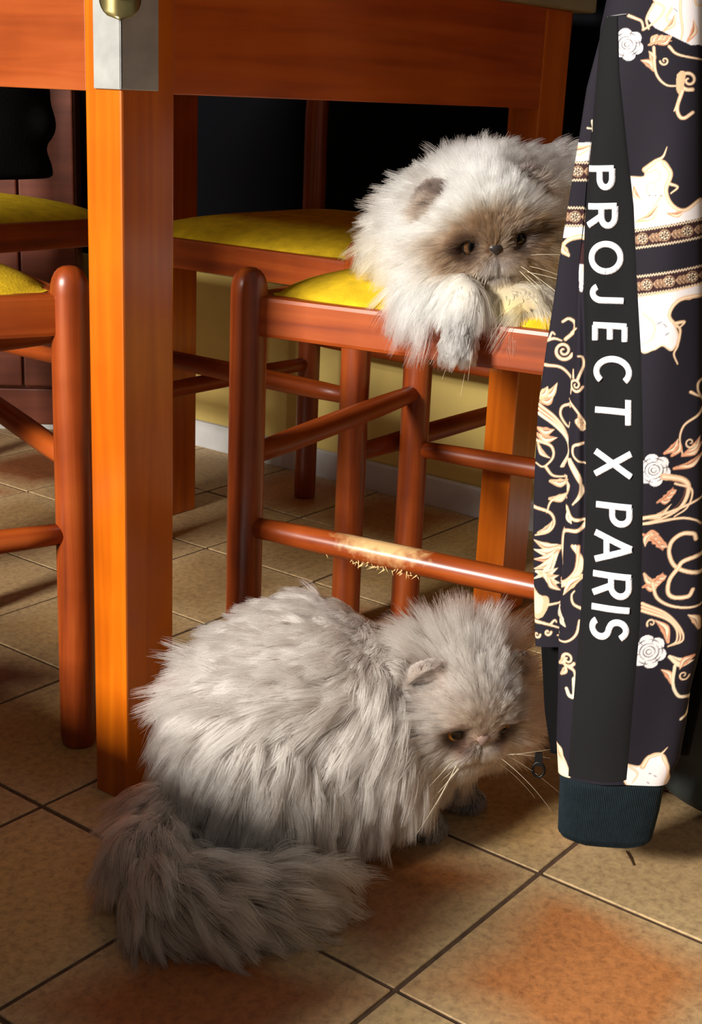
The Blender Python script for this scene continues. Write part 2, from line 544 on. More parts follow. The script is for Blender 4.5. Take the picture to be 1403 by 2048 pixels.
def make_chair(origin, fwd_ang, wd, dp, label, worn=False, back=True):
    """local x across the front, y towards the front; front posts at (0,0) and (wd,0)"""
    t = empty('dining_chair', (origin[0], origin[1], 0), fwd_ang - math.pi / 2)
    tag(t, label, 'chair', None)
    PR = 0.0176
    for x in (0.0, wd):
        pts, rad = [], []
        for z, r in ((0, .0145), (.003, .0165), (.012, .0178), (.05, PR), (.20, PR), (.45, PR)):
            pts.append((x, 0, z)); rad.append(r)
        for k in range(1, 7):
            a = k / 6 * math.pi / 2
            pts.append((x, 0, .452 + .023 * math.sin(a))); rad.append(max(PR * math.cos(a) ** .75, .0015))
        tube('front_leg', pts, rad, CHAIR_Z, t, 24)
        pts = [(x, -dp, z) for z in (0, .003, .05, .40)] + [(x, -dp, .6), (x, -dp - .014, .80), (x, -dp - .025, .90), (x, -dp - .026, .915)]
        rad = [.0145, .0172, PR, PR, .0175, .016, .0145, .008]
        tube('back_leg', pts, rad, CHAIR_Z, t, 20)
    e = 0.008
    rz0, rz1, rt = .412, .450, .021
    box('seat_rail', (e, -rt / 2 - .004, rz0), (wd - e, rt / 2 - .004, rz1), CHAIR_X, t, .004, 2)
    box('seat_rail', (e, -dp - rt / 2, rz0), (wd - e, -dp + rt / 2, rz1), CHAIR_X, t, .004, 2)
    for x in (0.004, wd - 0.004):
        box('seat_rail', (x - rt / 2, -dp + e, rz0), (x + rt / 2, -e, rz1), CHAIR_Y, t, .004, 2)
    # upholstered seat, domed, corners cut round the posts
    n = 28
    verts, faces = [], []
    for jj in range(n + 1):
        for ii in range(n + 1):
            a, c = -1 + 2 * ii / n, -1 + 2 * jj / n
            a, c = math.sin(a * math.pi / 2), math.sin(c * math.pi / 2)
            m_ = max(abs(a), abs(c))
            # squircle mapping keeps the corners back from the posts
            k = 1.0 / (abs(a) ** 9 + abs(c) ** 9) ** (1 / 9) * m_ if m_ > 0 else 1
            x, y = a * k, c * k
            edge = (abs(x) ** 6 + abs(y) ** 6) ** (1 / 6)
            z = .4495 + seat_dome(edge)
            verts.append((wd / 2 + x * (wd / 2 - .003), -dp / 2 + y * (dp / 2 - .003), z))
    for jj in range(n):
        for ii in range(n):
            q = jj * (n + 1) + ii
            faces.append((q, q + 1, q + n + 2, q + n + 1))
    base = len(verts)
    bot = [(.006, -.006), (wd - .006, -.006), (wd - .006, -dp + .006), (.006, -dp + .006)]
    verts += [(x, y, .440) for x, y in bot]
    faces.append((base, base + 1, base + 2, base + 3))
    mesh_obj('seat_cushion', verts, faces, YELLOW, t)
    # stretchers
    def bar(p, q, r, mat):
        p, q = Vector(p), Vector(q)
        pts = [p.lerp(q, k / 8) for k in range(9)]
        tube('stretcher', pts, [r * f for f in (.8, .93, 1, 1.02, 1.03, 1.02, 1, .93, .8)], mat, t, 16)
    bar((0, 0, .292), (wd, 0, .292), .0118, CHAIR_X)
    if worn:
        wm = wood_mat('chair_wood_scratched', *CH, axis='Y', wear=((0.0, -.155, .236), (.03, .055, .022), (222, 184, 128)))
    bar((0, 0, .2225), (0, -dp, .2225), .0122, wm if worn else CHAIR_Y)
    bar((wd, 0, .2225), (wd, -dp, .2225), .0118, CHAIR_Y)
    bar((0, -dp, .262), (wd, -dp, .262), .0115, CHAIR_X)
    if worn:
        # loose splinters raised by claws under the bar
        bm = bmesh.new()
        for k in range(46):
            y = -.155 + random.gauss(0, .022)
            p = Vector((-.0105 + random.uniform(-.002, .003), y, .2225 - .0085 + random.uniform(-.002, .002)))
            d = Vector((random.uniform(-.6, .1), random.uniform(-1, 1), random.uniform(-1, -.1))).normalized() * random.uniform(.003, .008)
            s = Vector((0, .0006, .0003))
            vv = [bm.verts.new(p - s), bm.verts.new(p + s), bm.verts.new(p + d)]
            bm.faces.new(vv)
        o = bm_obj('splinters', bm, plain_mat('raw_wood', (226, 186, 128), .8), t)
        o['kind'] = 'stuff'
    for z, h in ((.640, .056), (.712, .056), (.784, .056), (.854, .050)):  # unseen slats, set nearly solid to shade the far seats
        yb = -dp - (z - .6) / .3 * .022
        vs, fs = [], []
        m_ = 12
        for k in range(m_ + 1):
            s = k / m_
            bow = -.028 * math.sin(math.pi * s)
            for (dy, dz) in ((-.007, 0), (.007, 0), (.007 - .006, h), (-.007 - .006, h)):
                vs.append((.006 + s * (wd - .012), yb + bow + dy, z + dz))
        for k in range(m_):
            for q in range(4):
                fs.append((k * 4 + q, k * 4 + (q + 1) % 4, (k + 1) * 4 + (q + 1) % 4, (k + 1) * 4 + q))
        fs += [(3, 2, 1, 0), (m_ * 4, m_ * 4 + 1, m_ * 4 + 2, m_ * 4 + 3)]
        mesh_obj('back_slat', vs, fs, CHAIR_X, t, shade=False)
    return t


# chair under the white cat: front posts A and B, its back towards the jacket
CA = np.array([.938, .846])
ang_c = math.atan2(.986, -.166)
CW, CD = .380, .368
cat_chair = make_chair(CA, ang_c, CW, CD, 'reddish wooden chair with yellow seat carrying the white fluffy cat', worn=True)
# chair tucked under the bright side of the table
aL = math.atan2(-.36, .933)
xl = np.array([math.sin(aL), -math.cos(aL)])
CC = np.array([.806, .945])
make_chair(CC - .39 * xl, aL, .39, .40, 'reddish wooden chair with yellow seat beside the square table leg')
# chair on the wall side
make_chair((1.232, .942), math.pi, .40, .400, 'shaded wooden chair under the table, its back against the ochre wall')
# chair on the cabinet side
make_chair((1.365, 1.478), -math.pi / 2, .40, .41, 'shaded wooden chair beside the brown cupboard with black cloth on it')

# ------------------------------------------------------------------ cupboard behind and cloth on the chair
cab_a = math.atan2(-.72, .69)
cab = empty('cupboard', (1.553, 2.028, 0), cab_a)
tag(cab, 'brown wooden cupboard with panelled doors on a white plinth', 'cupboard')
# local x runs along the front, y away from the room
box('plinth', (-.55, .012, 0), (.15, .11, .012), WHITE, cab)
box('base_panel', (-.55, .004, .012), (.15, .11, .080), CAB, cab, .003)
box('cupboard_body', (-.55, .012, .080), (.15, .11, .95), CAB, cab, .002)
for k, (x0, x1) in enumerate(((-.545, -.262), (-.258, .044), (.048, .146))):
    for (z0, z1) in ((.086, .36), (.366, .93)):
        box('door', (x0, .0, z0), (x1, .012, z1), CAB, cab, .003)


# ------------------------------------------------------------------ implicit surface modelling for soft bodies
def surface_nets(V, org, h):
    s = V < 0
    nx, ny, nz = V.shape
    cs = [(i, j, k) for i in (0, 1) for j in (0, 1) for k in (0, 1)]
    cnt = np.zeros((nx - 1, ny - 1, nz - 1), np.int8)
    sub = lambda A, o: A[o[0]:nx - 1 + o[0], o[1]:ny - 1 + o[1], o[2]:nz - 1 + o[2]]
    for o in cs:
        cnt += sub(s, o)
    act = (cnt > 0) & (cnt < 8)
    ii = np.argwhere(act)
    idx = -np.ones(act.shape, np.int64)
    idx[act] = np.arange(len(ii))
    acc = np.zeros((len(ii), 3))
    num = np.zeros(len(ii))
    for a in cs:
        for ax in range(3):
            if a[ax]:
                continue
            b_ = list(a)
            b_[ax] = 1
            va = V[ii[:, 0] + a[0], ii[:, 1] + a[1], ii[:, 2] + a[2]]
            vb = V[ii[:, 0] + b_[0], ii[:, 1] + b_[1], ii[:, 2] + b_[2]]
            cr = (va < 0) != (vb < 0)
            t = np.where(cr, va / (va - vb + 1e-20), 0)
            p = np.tile(np.array(a, float), (len(ii), 1))
            p[:, ax] = t
            acc[cr] += p[cr]
            num[cr] += 1
    verts = (ii + acc / num[:, None]) * h + org
    faces = []
    for ax in range(3):
        o1, o2 = [(1, 2), (2, 0), (0, 1)][ax]
        d = np.zeros(3, int)
        d[ax] = 1
        A = s[:nx - d[0], :ny - d[1], :nz - d[2]]
        B = s[d[0]:, d[1]:, d[2]:]
        e = np.argwhere(A != B)
        e = e[(e[:, o1] > 0) & (e[:, o2] > 0) & (e[:, o1] < V.shape[o1] - 1) & (e[:, o2] < V.shape[o2] - 1)]
        q = []
        for (p1, p2) in ((-1, -1), (0, -1), (0, 0), (-1, 0)):
            c = e.copy()
            c[:, o1] += p1
            c[:, o2] += p2
            q.append(idx[c[:, 0], c[:, 1], c[:, 2]])
        q = np.stack(q, 1)
        inside = A[e[:, 0], e[:, 1], e[:, 2]]
        q[~inside] = q[~inside][:, ::-1]
        faces.append(q)
    return verts, np.concatenate(faces)


class Field:
    """smooth union of soft primitives"""
    def __init__(self, lo_, hi_, h):
        self.lo, self.h = np.array(lo_, float), h
        n = np.ceil((np.array(hi_) - self.lo) / h).astype(int) + 1
        g = [self.lo[i] + h * np.arange(n[i]) for i in range(3)]
        self.P = np.stack(np.meshgrid(*g, indexing='ij'), -1).astype(np.float32)
        self.V = np.full(self.P.shape[:3], 1.0, np.float32)

    def smin(self, d, k):
        hh_ = np.clip(0.5 + 0.5 * (self.V - d) / k, 0, 1)
        self.V = self.V * (1 - hh_) + d * hh_ - k * hh_ * (1 - hh_)

    def ell(self, c, r, axes=None, k=.02, cut=False):
        q = self.P - np.asarray(c, np.float32)
        if axes is not None:
            q = q @ np.asarray(axes, np.float32).T
        r = np.asarray(r, np.float32) * np.ones(3, np.float32)
        k0 = np.linalg.norm(q / r, axis=-1)
        k1 = np.linalg.norm(q / (r * r), axis=-1) + 1e-6
        d = k0 * (k0 - 1) / k1
        if cut:
            d = -d
            hh_ = np.clip(0.5 - 0.5 * (self.V - d) / k, 0, 1)
            self.V = self.V * (1 - hh_) + d * hh_ + k * hh_ * (1 - hh_)
        else:
            self.smin(d, k)

    def cone(self, a, b, ra, rb, k=.02):
        a, b = np.asarray(a, np.float32), np.asarray(b, np.float32)
        ab = b - a
        q = self.P - a
        t = np.clip((q @ ab) / (ab @ ab), 0, 1)
        d = np.linalg.norm(q - t[..., None] * ab, axis=-1) - (ra + (rb - ra) * t)
        self.smin(d, k)

    def chain(self, pts, rr, k=.015):
        for i in range(len(pts) - 1):
            self.cone(pts[i], pts[i + 1], rr[i], rr[i + 1], k)

    def mesh(self):
        return surface_nets(self.V, self.lo, self.h)


def tri_data(V, Q):
    T = np.concatenate([Q[:, [0, 1, 2]], Q[:, [0, 2, 3]]])
    fn = np.cross(V[T[:, 1]] - V[T[:, 0]], V[T[:, 2]] - V[T[:, 0]])
    area = np.linalg.norm(fn, axis=1) / 2
    vn = np.zeros_like(V)
    for k in range(3):
        np.add.at(vn, T[:, k], fn)
    return T, area, nrm(vn)


def add_vcol(me, cols):
    a = me.color_attributes.new('Col', 'FLOAT_COLOR', 'POINT')
    buf = np.ones((len(me.vertices), 4), np.float32)
    buf[:, :3] = cols
    a.data.foreach_set('color', buf.ravel())


def hair_obj(name, pos, rad, colr, mat, parent, inv=None):
    """pos (N,K,3), rad (N,K), colr (N,K,3)"""
    n, k, _ = pos.shape
    hc = bpy.data.hair_curves.new(name)
    hc.add_curves([k] * n)
    P = pos.reshape(-1, 3)
    if inv is not None:
        P = P - inv
    hc.attributes['position'].data.foreach_set('vector', P.astype(np.float32).ravel())
    ra = hc.attributes.get('radius') or hc.attributes.new('radius', 'FLOAT', 'POINT')
    ra.data.foreach_set('value', rad.astype(np.float32).ravel())
    ca = hc.attributes.new('Col', 'FLOAT_COLOR', 'POINT')
    buf = np.ones((n * k, 4), np.float32)
    buf[:, :3] = colr.reshape(-1, 3)
    ca.data.foreach_set('color', buf.ravel())
    hc.materials.append(mat)
    o = bpy.data.objects.new(name, hc)
    COL.objects.link(o)
    o.parent = parent
    return o


def hair_mat(name, rough=.45, spec=1.0):
    m = bpy.data.materials.new(name)
    m.use_nodes = True
    nt = m.node_tree
    N, L = nt.nodes, nt.links
    N.remove(N['Principled BSDF'])
    a = N.new('ShaderNodeAttribute')
    a.attribute_name = 'Col'
    hb = N.new('ShaderNodeBsdfHairPrincipled')
    hb.model = 'CHIANG'
    hb.parametrization = 'COLOR'
    hb.inputs['Roughness'].default_value = rough
    hb.inputs['Radial Roughness'].default_value = .6
    hb.inputs['Random Roughness'].default_value = .2
    hb.inputs['Coat'].default_value = 0.0
    L.new(a.outputs['Color'], hb.inputs['Color'])
    L.new(hb.outputs[0], N['Material Output'].inputs['Surface'])
    return m


FUR = hair_mat('cat_fur')
WHISKER = plain_mat('whisker', (235, 225, 200), .4)


def grow_fur(V, Q, count, fields, K=8, guides=2600, seed=3, zmin=.0015):
    """strands rooted on the surface; fields(p, n) gives weight, length, flow, lift, droop, clump, frizz, root and tip colours"""
    rg = np.random.default_rng(seed)
    T, area, vn = tri_data(V, Q)
    cen = V[T].mean(1)
    cn = nrm(vn[T].mean(1))
    wgt = fields(cen, cn, rg)['w'] * area
    ti = rg.choice(len(T), count, p=wgt / wgt.sum())
    a, b_ = rg.random(count), rg.random(count)
    fl = a + b_ > 1
    a[fl], b_[fl] = 1 - a[fl], 1 - b_[fl]
    tri = T[ti]
    bar = np.stack([1 - a - b_, a, b_], 1)
    p = (V[tri] * bar[..., None]).sum(1)
    n = nrm((vn[tri] * bar[..., None]).sum(1))
    f = fields(p, n, rg)
    gi = rg.choice(count, guides, replace=False)
    kd = kdtree.KDTree(guides)
    for k, g in enumerate(gi):
        kd.insert(p[g], k)
    kd.balance()
    near = np.array([kd.find(q)[1] for q in p])
    g = gi[near]
    # shared wobble of each tuft
    tw = rg.normal(size=(guides, 3))[near]
    own = rg.normal(size=(count, 3))
    L_ = f['L'] * rg.uniform(.72, 1.08, count) * (1 + .14 * rg.normal(size=guides)[near])
    dirn = nrm(f['flow'])
    step = 1.0 / (K - 1)
    pos = np.zeros((count, K, 3))
    pos[:, 0] = p
    for k in range(1, K):
        t = k * step
        d = n * (f['lift'] * (1 - t) ** 1.3)[:, None] + dirn * (.35 + .65 * t)
        d = d + tw * (f['tuft'] * (0.4 + t))[:, None] + own * (f['frizz'] * (.3 + t))[:, None]
        d[:, 2] -= f['droop'] * t * 1.2
        pos[:, k] = pos[:, k - 1] + nrm(d) * (L_ * step)[:, None]
    # clumping towards the guide strand
    gp = pos[g]
    off = (p - p[g])[:, None, :]
    tt = np.linspace(0, 1, K)[None, :, None]
    cl = f['clump'][:, None, None] * tt ** 1.1
    pos = pos * (1 - cl) + (gp + off * (1 - .85 * tt)) * cl
    pos[:, :, 2] = np.maximum(pos[:, :, 2], zmin)
    rad = f['rad'][:, None] * (1 - .78 * np.linspace(0, 1, K)[None, :] ** 1.5)
    jit = np.exp(.16 * rg.normal(size=guides)[near] + .16 * rg.normal(size=count))[:, None, None]
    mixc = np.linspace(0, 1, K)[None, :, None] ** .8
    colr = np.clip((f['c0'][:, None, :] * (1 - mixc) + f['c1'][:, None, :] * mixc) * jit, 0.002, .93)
    return pos, rad, colr


class Head:
    """frame of a flat-faced long-haired cat's head; local x = picture side, y = face, z = crown"""
    def __init__(self, c, F, roll, s=1.0):
        self.c = np.asarray(c, float)
        self.s = s
        F = nrm(np.asarray(F, float))
        U = nrm(UP - F * (UP @ F))
        X = RT - F * (RT @ F)
        X = nrm(X - U * (X @ U))
        cr, sr = math.cos(roll), math.sin(roll)
        self.X = cr * X + sr * U
        self.U = -sr * X + cr * U
        self.F = F
        self.A = np.stack([self.X, self.F, self.U])      # rows: world -> local

    def w(self, x, y, z):
        return self.c + self.s * (x * self.X + y * self.F + z * self.U)

    def l(self, p):
        return (p - self.c) @ self.A.T / self.s

    def build(self, fd, k=.012):
        s = self.s
        E_ = lambda c, r, k_=.010, **kw: fd.ell(self.w(*c), np.array(r) * s, self.A, k_, **kw)
        E_((0, 0, 0), (.052, .046, .046), .02)
        E_((0, .018, .014), (.036, .026, .028), .014)
        for sx in (-1, 1):
            E_((sx * .028, .016, -.018), (.026, .026, .024), .012)
            E_((sx * .0105, .0420, -.0190), (.0145, .0120, .0105), .006)
        E_((0, .036, -.033), (.015, .013, .010), .008)
        for sx in (-1, 1):
            E_((sx * .0215, .0475, -.0020), (.0108, .0090, .0080), .005, cut=True)
            E_((sx * .0200, .0400, .0088), (.0135, .0080, .0048), .004)
        E_((0, .0430, -.0035), (.0075, .0085, .0065), .004)
        E_((0, .0515, -.0250), (.013, .006, .0012), .003, cut=True)
        # ears: thin cupped shells
        for sx in (-1, 1):
            ax = self.ear_axes(sx)
            fd.ell(self.ear_c(sx), np.array((.0158, .0056, .0200)) * s, ax, .006)
            fd.ell(self.ear_c(sx) + ax[1] * .0062 * s + ax[2] * .001 * s, np.array((.0118, .0052, .0152)) * s, ax, .003, cut=True)

    def ear_c(self, sx):
        return self.w(sx * .0425, .009, .0350)

    def ear_axes(self, sx):
        loc = Matrix.Rotation(-sx * math.radians(38), 3, 'Y') @ Matrix.Rotation(math.radians(-20), 3, 'X')
        R = np.array(loc)      # columns: ear axes in head space (mirrored frame is fine, shape is symmetric)
        R[:, 0] *= 1
        cols = [R[:, i] for i in range(3)]
        return np.stack([c[0] * self.X + c[1] * self.F + c[2] * self.U for c in cols])


def eye_obj(hd, sx, parent, iris, name='eye', look=(0, 1, 0), rad=.0098, squint=1.0):
    """glossy eyeball with amber ring and black pupil"""
    c = hd.w(sx * .0212, .0365, -.001)
    r = rad * hd.s
    lk = nrm(look[0] * hd.X + look[1] * hd.F + look[2] * hd.U)
    vs, fs, cols = [], [], []
    a = nrm(np.cross(lk, hd.U))
    b_ = np.cross(lk, a)
    nu_, nv_ = 32, 24
    for j in range(nv_ + 1):
        th = math.pi * j / nv_
        for i in range(nu_):
            ph = 2 * math.pi * i / nu_
            d = lk * math.cos(th) + (a * math.cos(ph) + b_ * math.sin(ph)) * math.sin(th)
            vs.append(c + d * r)
            dg = math.degrees(th)
            if dg < 36:
                cols.append(lin((6, 6, 8)))
            elif dg < 54:
                cols.append(lin(iris) * (.75 + .5 * (dg - 36) / 18))
            else:
                cols.append(lin((14, 9, 7)))
    for j in range(nv_):
        for i in range(nu_):
            fs.append((j * nu_ + i, j * nu_ + (i + 1) % nu_, (j + 1) * nu_ + (i + 1) % nu_, (j + 1) * nu_ + i))
    o = mesh_obj(name, np.array(vs) - np.array(parent.location), fs, EYE, parent)
    add_vcol(o.data, np.array(cols))
    return o


EYE = vcol_mat('wet_eye', rough=.06)
SKIN = vcol_mat('cat_undercoat', rough=.9)
NOSE = plain_mat('cat_nose', (150, 126, 118), .45, bump=.2, bscale=900)
NOSE_D = plain_mat('dark_cat_nose', (42, 36, 36), .35, bump=.2, bscale=900)


def nose_obj(hd, parent, mat, name='nose'):
    bm = bmesh.new()
    bmesh.ops.create_uvsphere(bm, u_segments=20, v_segments=14, radius=1)
    out = bm_obj(name, bm, mat, parent, True)
    me = out.data
    co = np.zeros(len(me.vertices) * 3)
    me.vertices.foreach_get('co', co)
    co = co.reshape(-1, 3)
    w_ = (.0088 * (0.72 + .34 * co[:, 2]))
    x = co[:, 0] * w_
    y = co[:, 1] * .0042 + .0488
    z = co[:, 2] * .0056 - .0045
    # nostrils
    for sx in (-1, 1):
        d = ((x - sx * .0048) / .0022) ** 2 + ((z + .0076) / .0018) ** 2
        y -= .0022 * np.exp(-d)
    P = hd.c + hd.s * (x[:, None] * hd.X + y[:, None] * hd.F + z[:, None] * hd.U) - np.array(parent.location)
    me.vertices.foreach_set('co', P.ravel())
    me.update()
    return out


def whiskers(hd, parent, spec, name='whiskers', radius=.00022):
    """spec: list of (side, count, base direction local, length)"""
    rg = np.random.default_rng(5)
    pos, K = [], 12
    for sx, n_, d0, L_ in spec:
        for i in range(n_):
            root = np.array([sx * rg.uniform(.006, .019), rg.uniform(.044, .050), rg.uniform(-.027, -.013)])
            d = np.array(d0) + rg.normal(size=3) * .22
            d /= np.linalg.norm(d)
            bend = np.array([0, -.2, -.5]) + rg.normal(size=3) * .15
            l = L_ * rg.uniform(.7, 1.1)
            t = np.linspace(0, 1, K)[:, None]
            pos.append(root + d * l * t + bend * l * .45 * t ** 2)
    pos = np.array(pos)
    W = hd.c + hd.s * (pos @ hd.A)
    rad = radius * (1 - .75 * np.linspace(0, 1, K))[None, :] * np.ones((len(pos), 1))
    col = np.tile(lin((238, 222, 190)), (len(pos), K, 1))
    o = hair_obj(name, W, rad, col, WHISKER, parent, np.array(parent.location))
    o['kind'] = 'stuff'
    return o


# ------------------------------------------------------------------ grey cat crouching on the floor
ZV = np.array([0, 0, 1.0])


def poly_near(p, pts):
    """distance to a polyline, parameter along it, tangent"""
    best = np.full(len(p), 9.0)
    par = np.zeros(len(p))
    tan = np.zeros((len(p), 3))
    n = len(pts) - 1
    for i in range(n):
        a, b_ = pts[i], pts[i + 1]
        ab = b_ - a
        t = np.clip((p - a) @ ab / (ab @ ab), 0, 1)
        d = np.linalg.norm(p - a - t[:, None] * ab, axis=1)
        m = d < best
        best[m] = d[m]
        par[m] = (i + t[m]) / n
        tan[m] = nrm(ab)
    return best, par, tan


RIM = lin((58, 42, 34))


def mixc(a, b_, t):
    return a * (1 - t[:, None]) + b_ * t[:, None]


def build_grey_cat():
    hd = Head(PX(911, 1395, 1.165), .52 * RT - .66 * UP - FW, .05, 1.04)
    rump = PZ(515, 1480, .100)
    torso = PZ(622, 1368, .140)
    chest = PZ(735, 1432, .118)
    thigh = PZ(545, 1590, .060)
    paw1, paw2 = PZ(848, 1648, .010), PZ(925, 1594, .010)
    tailp = [PZ(430, 1600, .05), PZ(345, 1645, .040), PZ(312, 1715, .034), PZ(350, 1785, .032), PZ(450, 1800, .032),
             PZ(550, 1790, .030), PZ(630, 1775, .026)]
    allp = np.array([rump, torso, chest, thigh, paw1, paw2, hd.c] + tailp)
    fd = Field(allp.min(0) - .10, np.append(allp[:, :2].max(0) + .10, .26), .0030)
    fd.ell(rump, .070, None, .03)
    fd.ell(torso, .070, None, .04)
    fd.ell(chest, (.058, .058, .062), None, .04)
    fd.ell(thigh, (.058, .052, .056), None, .03)
    fd.cone(chest, hd.c, .050, .044, .03)
    fd.ell(PX(812, 1466, 1.170), (.045, .045, .044), None, .025)
    fd.cone(PZ(700, 1560, .06), PZ(690, 1600, .035), .045, .035, .03)
    sh1 = PZ(790, 1520, .080)
    fd.chain([sh1, PZ(825, 1590, .045), paw1 + ZV * .004], [.026, .016, .013], .012)
    fd.ell(paw1, (.017, .017, .011), None, .008)
    sh2 = chest + .75 * (hd.c - chest) - ZV * .035
    fd.chain([sh2, PZ(890, 1560, .040), paw2 + ZV * .004], [.024, .015, .012], .012)
    fd.ell(paw2, (.017, .016, .010), None, .008)
    for pw in (paw1, paw2):                      # toes
        for s_ in (-1, 0, 1):
            q = pw + nrm(RT * .8 - FW * .5 - ZV * .2) * .012 + s_ * .0085 * nrm(np.cross(ZV, RT * .8 - FW * .5)) - ZV * .003
            fd.ell(q, .0065, None, .004)
    fd.chain(tailp, [.024, .024, .024, .023, .021, .018, .012], .02)
    hd.build(fd)
    fd.V = np.maximum(fd.V, .0015 - fd.P[..., 2])
    V, Q = fd.mesh()
    root = empty('grey_cat', (torso[0], torso[1], 0))
    tag(root, 'long-haired taupe grey flat-faced cat crouching on the floor, tail curled round', 'cat')
    org = np.array(root.location)

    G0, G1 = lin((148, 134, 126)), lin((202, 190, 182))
    face_c, stain, dark = lin((158, 140, 126)), lin((92, 52, 36)), lin((92, 88, 90))
    tail0, tail1 = lin((128, 116, 106)), lin((160, 148, 138))
    eyes = [hd.w(s_ * .0212, .046, -.001) for s_ in (-1, 1)]
    nose = hd.w(0, .052, -.004)
    paws = np.array([paw1, paw2])

    def fields(p, n, rg):
        N_ = len(p)
        q = hd.l(p)
        hdist = np.linalg.norm(q, axis=1)
        hm = smooth(.072, .060, hdist) * smooth(-.030, -.008, q[:, 1] + .25 * q[:, 2])
        rad = np.linalg.norm((q - np.array([0, .05, -.006]))[:, [0, 2]] * np.array([1, 1.0]), axis=1)
        facef = hm * smooth(.0, .02, q[:, 1])                # front of the head
        near = smooth(.050, .016, rad) * facef               # short fur round nose and eyes
        td, tp, tt = poly_near(p, tailp)
        tm = smooth(.038, .028, td) * smooth(.02, .18, tp)
        pd = np.minimum(np.linalg.norm(p - paws[0], axis=1), np.linalg.norm(p - paws[1], axis=1))
        pm = smooth(.078, .045, pd) * (1 - hm)
        ear, earn, earin = np.zeros(N_), np.zeros(N_), np.zeros(N_)
        for s_ in (-1, 1):
            ed = np.linalg.norm((p - hd.ear_c(s_)) @ hd.ear_axes(s_).T / np.array([.0182, .0105, .0232]), axis=1)
            ear = np.maximum(ear, smooth(1.25, .85, ed))
            el = (p - hd.ear_c(s_)) @ hd.ear_axes(s_).T / hd.s
            earin = np.maximum(earin, smooth(.011, .006, np.abs(el[:, 0])) * smooth(.012, .002, el[:, 2]) * smooth(1.25, .85, ed) * smooth(-.002, .001, el[:, 1]))
            ec = q - hd.l(hd.ear_c(s_))
            earn = np.maximum(earn, smooth(.034, .018, np.linalg.norm(ec, axis=1)) * smooth(-.012, .004, ec[:, 1]))
        L_ = np.full(N_, .047)
        L_ = L_ * (1 - .35 * smooth(.15, .19, p[:, 2]))
        cheek = hm * (1 - near)
        Lh = .0075 + .038 * smooth(.020, .062, rad) * (1 - .62 * smooth(.0, .03, q[:, 2]) * smooth(-.01, .03, q[:, 1]))
        L_ = L_ * (1 - hm) + Lh * hm
        L_ = L_ * (1 - .6 * earn)
        L_ = L_ * (1 - ear) + (.0050 + .011 * earin) * ear
        L_ = L_ * (1 - tm) + .046 * tm
        L_ = L_ * (1 - .80 * pm)
        # directions
        back = -RT * .85 + ZV * .10 - FW * .1
        t = smooth(.175, .105, p[:, 2])[:, None]
        flow = back * (1 - t) + (-ZV * .95 - RT * .18) * t
        neckm = smooth(.13, .085, hdist)[:, None] * (1 - t)
        flow = flow * (1 - neckm) + (-RT * .35 - ZV * .9) * neckm
        rv = (q - np.array([0, .052, -.004]))
        rv[:, 1] -= .55 * np.abs(rv[:, 0]) + .2
        fl_h = nrm(np.stack([q[:, 0], -.001 - .012 * smooth(.02, .05, rad), (q[:, 2] + .006) * .8 - .012 * smooth(.02, .05, rad)], 1)) @ hd.A
        flow = flow * (1 - hm[:, None]) + fl_h * hm[:, None]
        ftail = tt * (.75 + .3 * tp)[:, None] - ZV * .35
        flow = flow * (1 - tm[:, None]) + ftail * tm[:, None]
        lift = .70 * (1 - hm) + (.30 + .25 * (1 - near)) * hm
        lift = lift * (1 - tm) + .85 * tm
        droop = .28 * (1 - hm) + .10 * hm
        c0, c1 = np.tile(G0, (N_, 1)), np.tile(G1, (N_, 1))
        c0, c1 = mixc(c0, face_c, near), mixc(c1, face_c * 1.15, near)
        for s_, e in zip((-1, 1), eyes):
            ql = hd.l(p) - np.array([s_ * .0150, .046, -.010])
            st = np.exp(-(ql[:, 0] / .0075) ** 2 - (ql[:, 2] / .010) ** 2) * facef * .95
            c0, c1 = mixc(c0, stain, st), mixc(c1, stain, st)
        mz = np.exp(-(q[:, 0] / .017) ** 2 - ((q[:, 2] + .022) / .010) ** 2) * facef * .7
        c0, c1 = mixc(c0, lin((188, 178, 170)), mz), mixc(c1, lin((222, 214, 208)), mz)
        cz = np.abs(q[:, 0] - .006 - .010 * np.sin((q[:, 2] - .008) / .011)) / .0016
        crease_shade = np.exp(-cz ** 2) * smooth(.004, .012, q[:, 2]) * smooth(.044, .034, q[:, 2]) * facef * .75  # shade of the brow crease painted into the fur colour
        c0, c1 = mixc(c0, stain * .6, crease_shade), mixc(c1, stain * .6, crease_shade)
        c0, c1 = mixc(c0, dark, pm), mixc(c1, dark * 1.2, pm)
        c0, c1 = mixc(c0, tail0, tm), mixc(c1, tail1, tm)
        c0, c1 = mixc(c0, lin((150, 134, 126)), ear), mixc(c1, lin((180, 162, 152)), ear)
        mo = np.exp(-((q[:, 2] + .0265 - 6 * q[:, 0] ** 2) / .0016) ** 2) * smooth(.016, .012, np.abs(q[:, 0])) + np.exp(-(q[:, 0] / .0014) ** 2) * smooth(-.029, -.025, q[:, 2]) * smooth(-.008, -.011, q[:, 2])
        mo = np.clip(mo, 0, 1) * facef * .8
        c0, c1 = mixc(c0, RIM * .6, mo), mixc(c1, RIM * .6, mo)
        for e in eyes:
            er = smooth(.0150, .0098, np.linalg.norm(p - e, axis=1)) * .85
            c0, c1 = mixc(c0, RIM, er), mixc(c1, RIM, er)
        w_ = np.ones(N_) + 4.5 * near + 1.2 * hm + 1.4 * ear
        for e in eyes:
            w_ *= np.where(np.linalg.norm(p - e, axis=1) < .0078, 0, 1)
        w_ *= np.where(np.linalg.norm(p - nose, axis=1) < .0052, 0, 1)
        w_ *= np.where(p[:, 2] < .004, .1, 1)
